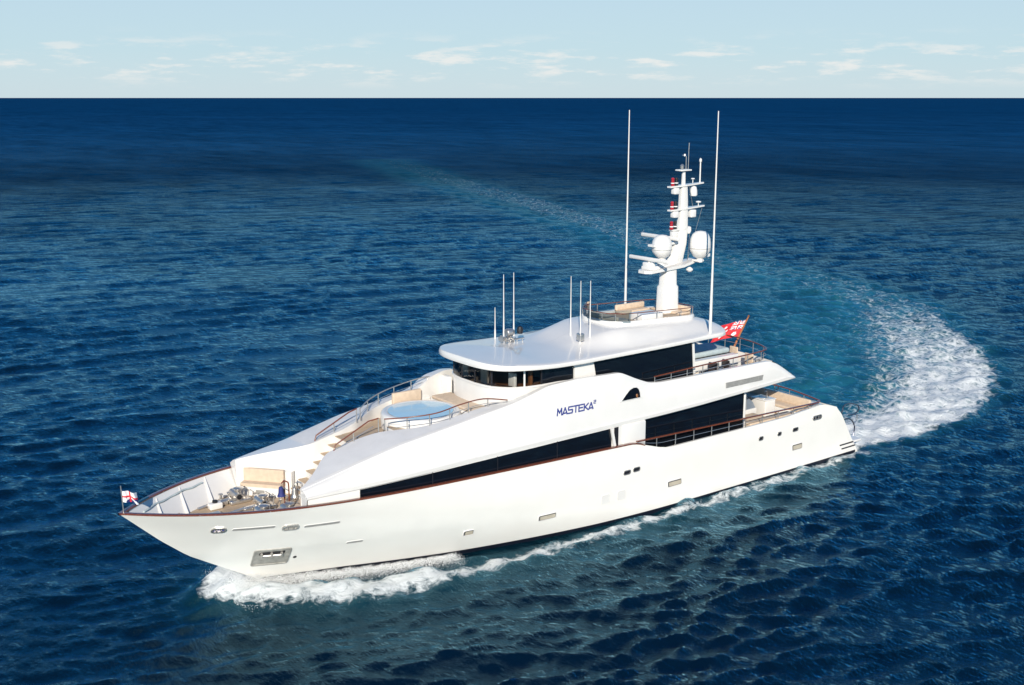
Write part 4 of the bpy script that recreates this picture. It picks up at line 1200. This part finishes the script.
def sea_material():
    m = bpy.data.materials.new('sea_water'); m.use_nodes = True
    n, l = m.node_tree.nodes, m.node_tree.links
    n.clear()
    def N(t, **kw):
        x = n.new(t)
        for k, v in kw.items():
            if k in x.inputs: x.inputs[k].default_value = v
            else: setattr(x, k, v)
        return x
    def M(op, a, b=None, c=None, clamp=False):
        x = n.new("ShaderNodeMath"); x.operation = op; x.use_clamp = clamp
        for i, v in enumerate((a, b, c)):
            if v is None: continue
            if isinstance(v, (int, float)): x.inputs[i].default_value = v
            else: l.new(v, x.inputs[i])
        return x.outputs[0]
    out = N("ShaderNodeOutputMaterial")
    g = N("ShaderNodeNewGeometry")
    mp = N("ShaderNodeMapping"); mp.inputs['Rotation'].default_value = (0, 0, -(VA + R(200))); mp.inputs['Scale'].default_value = (1.0, .38, 1)
    l.new(g.outputs['Position'], mp.inputs[0])
    def noise(scale, detail, rough=.55, vec=mp.outputs[0], dist=0.0):
        t = N("ShaderNodeTexNoise", Scale=scale, Detail=detail, Roughness=rough, Distortion=dist)
        l.new(vec, t.inputs['Vector']); return t.outputs['Fac']
    # small ripples on the modelled waves and chop too fine or far for the mesh
    h1 = noise(3.8, 8, .62, dist=.3)
    h2 = noise(.55, 5, .6, dist=.3)
    h3 = noise(.09, 4, .6)
    h0 = noise(9.0, 5, .6, dist=.2)
    hsum = M('ADD', M('MULTIPLY_ADD', h0, .028, M('MULTIPLY', h1, .13)), M('ADD', M('MULTIPLY', h2, .10), M('MULTIPLY', h3, .2)))
    bump = N("ShaderNodeBump", Strength=.75, Distance=1.0)
    l.new(hsum, bump.inputs['Height'])
    dist = N("ShaderNodeVectorMath"); dist.operation = 'DISTANCE'; dist.inputs[1].default_value = (18, 0, 0); l.new(g.outputs['Position'], dist.inputs[0])
    # broad wind lanes changing tone a little
    lane = noise(.012, 5, .6)
    lane2 = noise(.0016, 4, .6)
    af = N("ShaderNodeAttribute", attribute_name='foam'); ac = N("ShaderNodeAttribute", attribute_name='churn')
    # body colour of the water, with sky blue painted into the far part
    c1 = N("ShaderNodeMix", data_type='RGBA'); c1.inputs['A'].default_value = (.0003, .0025, .006, 1); c1.inputs['B'].default_value = (.0005, .006, .015, 1)
    lm = N("ShaderNodeMapRange"); lm.inputs['From Min'].default_value = .38; lm.inputs['From Max'].default_value = .62
    l.new(M('MULTIPLY', M('ADD', lane, lane2), .5), lm.inputs['Value']); l.new(lm.outputs[0], c1.inputs['Factor'])
    g1 = noise(.11, 7, .68); g2 = noise(.018, 6, .62)
    gl_ = N("ShaderNodeMapRange"); gl_.inputs['From Min'].default_value = .36; gl_.inputs['From Max'].default_value = .64; gl_.inputs['To Min'].default_value = .45; gl_.inputs['To Max'].default_value = 1.3
    l.new(M('MULTIPLY_ADD', g1, .6, M('MULTIPLY', g2, .4)), gl_.inputs['Value'])
    lx = N("ShaderNodeMix"); lx.inputs['A'].default_value = 1.0
    ln_ = N("ShaderNodeMapRange"); l.new(dist.outputs['Value'], ln_.inputs['Value'])
    for k_, v_ in (('From Min', 40), ('From Max', 200), ('To Min', .25), ('To Max', 1)): ln_.inputs[k_].default_value = v_
    l.new(ln_.outputs[0], lx.inputs['Factor']); l.new(gl_.outputs[0], lx.inputs['B'])
    lanef = lx.outputs['Result']
    c1f = N("ShaderNodeMix", data_type='RGBA'); c1f.inputs['B'].default_value = (.0006, .046, .145, 1)  # far blue painted in where the sky reflection is turned down
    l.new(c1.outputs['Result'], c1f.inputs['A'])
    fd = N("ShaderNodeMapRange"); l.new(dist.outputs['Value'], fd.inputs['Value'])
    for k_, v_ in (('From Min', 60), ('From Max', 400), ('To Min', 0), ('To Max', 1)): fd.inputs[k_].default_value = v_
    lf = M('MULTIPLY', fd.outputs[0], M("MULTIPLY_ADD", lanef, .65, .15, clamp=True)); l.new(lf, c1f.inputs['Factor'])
    chn = noise(.35, 6, .65, vec=g.outputs['Position'])
    c2 = N("ShaderNodeMix", data_type='RGBA'); c2.inputs['B'].default_value = (.025, .19, .24, 1)
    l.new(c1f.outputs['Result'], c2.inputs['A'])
    cf = M('MULTIPLY', ac.outputs['Fac'], M('MULTIPLY_ADD', chn, 1.6, -.25, clamp=True), clamp=True)
    l.new(cf, c2.inputs['Factor'])
    sl = N("ShaderNodeTexNoise", Scale=1.7, Detail=5, Roughness=.65); l.new(mp.outputs[0], sl.inputs['Vector'])
    sv = N("ShaderNodeVectorMath"); sv.operation = 'SUBTRACT'; sv.inputs[1].default_value = (.5, .5, .5); l.new(sl.outputs['Color'], sv.inputs[0])
    dr = N("ShaderNodeMapRange", interpolation_type='SMOOTHSTEP')
    for k_, v_ in (('From Min', 40), ('From Max', 900), ('To Min', .30), ('To Max', 1.3)): dr.inputs[k_].default_value = v_
    l.new(dist.outputs['Value'], dr.inputs['Value'])
    sm = N("ShaderNodeVectorMath"); sm.operation = 'SCALE'; l.new(sv.outputs[0], sm.inputs[0]); l.new(dr.outputs[0], sm.inputs['Scale'])
    sf = N("ShaderNodeVectorMath"); sf.operation = 'MULTIPLY'; sf.inputs[1].default_value = (1, 1, 0); l.new(sm.outputs[0], sf.inputs[0])
    sa = N("ShaderNodeVectorMath"); sa.operation = 'ADD'; l.new(bump.outputs[0], sa.inputs[0]); l.new(sf.outputs[0], sa.inputs[1])
    sn = N("ShaderNodeVectorMath"); sn.operation = 'NORMALIZE'; l.new(sa.outputs[0], sn.inputs[0])
    rr_ = N("ShaderNodeMapRange"); l.new(dr.outputs[0], rr_.inputs['Value'])
    for k_, v_ in (('From Min', .3), ('From Max', 1.3), ('To Min', .05), ('To Max', .35)): rr_.inputs[k_].default_value = v_
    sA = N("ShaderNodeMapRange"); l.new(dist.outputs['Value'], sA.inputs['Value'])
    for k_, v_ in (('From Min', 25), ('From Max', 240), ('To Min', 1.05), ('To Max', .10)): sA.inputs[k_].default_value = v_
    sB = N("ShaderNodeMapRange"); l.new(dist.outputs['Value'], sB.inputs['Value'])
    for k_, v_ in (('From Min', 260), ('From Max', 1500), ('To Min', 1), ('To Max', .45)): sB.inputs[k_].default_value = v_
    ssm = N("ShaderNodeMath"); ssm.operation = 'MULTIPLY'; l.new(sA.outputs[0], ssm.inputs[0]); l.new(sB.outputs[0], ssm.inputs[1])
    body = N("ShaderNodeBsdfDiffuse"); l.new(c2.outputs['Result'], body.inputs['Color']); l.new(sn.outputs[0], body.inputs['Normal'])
    gloss = N("ShaderNodeBsdfGlossy"); gloss.inputs['Color'].default_value = (.40, .76, .95, 1); l.new(rr_.outputs[0], gloss.inputs['Roughness']); l.new(sn.outputs[0], gloss.inputs['Normal'])
    fres = N("ShaderNodeFresnel", IOR=1.48); l.new(sn.outputs[0], fres.inputs['Normal'])
    water = N("ShaderNodeMixShader")
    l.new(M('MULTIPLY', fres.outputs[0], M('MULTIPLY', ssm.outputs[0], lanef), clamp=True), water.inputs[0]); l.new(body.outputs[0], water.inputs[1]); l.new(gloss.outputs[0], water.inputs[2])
    # foam pattern: lace broken up by noise at several sizes
    f1 = noise(1.7, 12, .74, vec=g.outputs['Position'], dist=.8)
    vor = N("ShaderNodeTexVoronoi", Scale=1.9); vor.feature = 'DISTANCE_TO_EDGE'
    wv = N("ShaderNodeVectorMath"); wv.operation = 'ADD'
    nzc = N("ShaderNodeTexNoise", Scale=1.0, Detail=4); l.new(g.outputs['Position'], nzc.inputs['Vector'])
    l.new(g.outputs['Position'], wv.inputs[0]); l.new(nzc.outputs['Color'], wv.inputs[1]); l.new(wv.outputs[0], vor.inputs['Vector'])
    lace = M('SUBTRACT', .30, M('MULTIPLY', vor.outputs['Distance'], 1.6))
    pat = M('ADD', M('MULTIPLY', M('SUBTRACT', f1, .5), 1.9), M('MULTIPLY', lace, .45))
    val = M('ADD', M('MULTIPLY_ADD', af.outputs['Fac'], 1.5, -.95), pat)
    fm = N("ShaderNodeMapRange", interpolation_type='SMOOTHSTEP'); fm.inputs['From Min'].default_value = 0; fm.inputs['From Max'].default_value = .6
    l.new(val, fm.inputs['Value'])
    gate = M('MULTIPLY', fm.outputs[0], M('MULTIPLY', af.outputs['Fac'], 6, clamp=True), clamp=True)
    foam = N("ShaderNodeBsdfPrincipled", Roughness=.7)
    foam.inputs['Base Color'].default_value = (.78, .82, .83, 1)
    fb_ = N("ShaderNodeBump", Strength=.9, Distance=.25); l.new(f1, fb_.inputs['Height']); l.new(fb_.outputs[0], foam.inputs['Normal'])
    mix = N("ShaderNodeMixShader")
    l.new(gate, mix.inputs[0]); l.new(water.outputs[0], mix.inputs[1]); l.new(foam.outputs[0], mix.inputs[2])
    l.new(mix.outputs[0], out.inputs[0])
    return m
sea = build_sea()
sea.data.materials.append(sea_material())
structure(sea, 'deep blue choppy sea with a curving white wake')

# ------------------------------------------------------------------ spray thrown up at the bow
FOAMW = mat('white_spray', (.85, .87, .88), .8)
def spray(name, n, sampler):
    V = []; F = []
    tv = np.array([(1, 1, 1), (1, -1, -1), (-1, 1, -1), (-1, -1, 1)], float) / 1.7
    for _ in range(n):
        x, y, z, s = sampler()
        q = Matrix.Rotation(rnd.random() * 6.28, 3, Vector((rnd.gauss(0, 1), rnd.gauss(0, 1), rnd.gauss(0, 1))).normalized())
        o = len(V)
        for t in tv: V.append(tuple(Vector((x, y, z)) + (q @ Vector(t)) * s))
        F += [(o, o + 1, o + 2), (o, o + 3, o + 1), (o, o + 2, o + 3), (o + 1, o + 3, o + 2)]
    mb = MB(); mb.add(V, F)
    return mb.build(name, FOAMW, None, smooth=0, fix=False)
def bow_sampler():
    sg = 1 if rnd.random() < .62 else -1
    f = rnd.random() ** 1.7
    x = 33.3 - 8.5 * f
    yb = hull_y(x, .4)
    hmax = (.6 * math.exp(-f * 3.2) + .08) * (0.6 + .4 * math.sin(f * 40) ** 2)
    out_ = abs(rnd.gauss(0, .42 + .25 * (f < .3)))
    z = .2 + hmax * max(0, (1 - (out_ / 1.2) ** 2)) * rnd.random() ** .8
    return x + rnd.gauss(0, .12), sg * (yb + .03 + out_), z, .005 + .011 * rnd.random() ** 3
sp_ = spray('bow_spray', 90000, bow_sampler)
structure(sp_, 'white spray thrown up where the bow cuts the water', 'stuff')
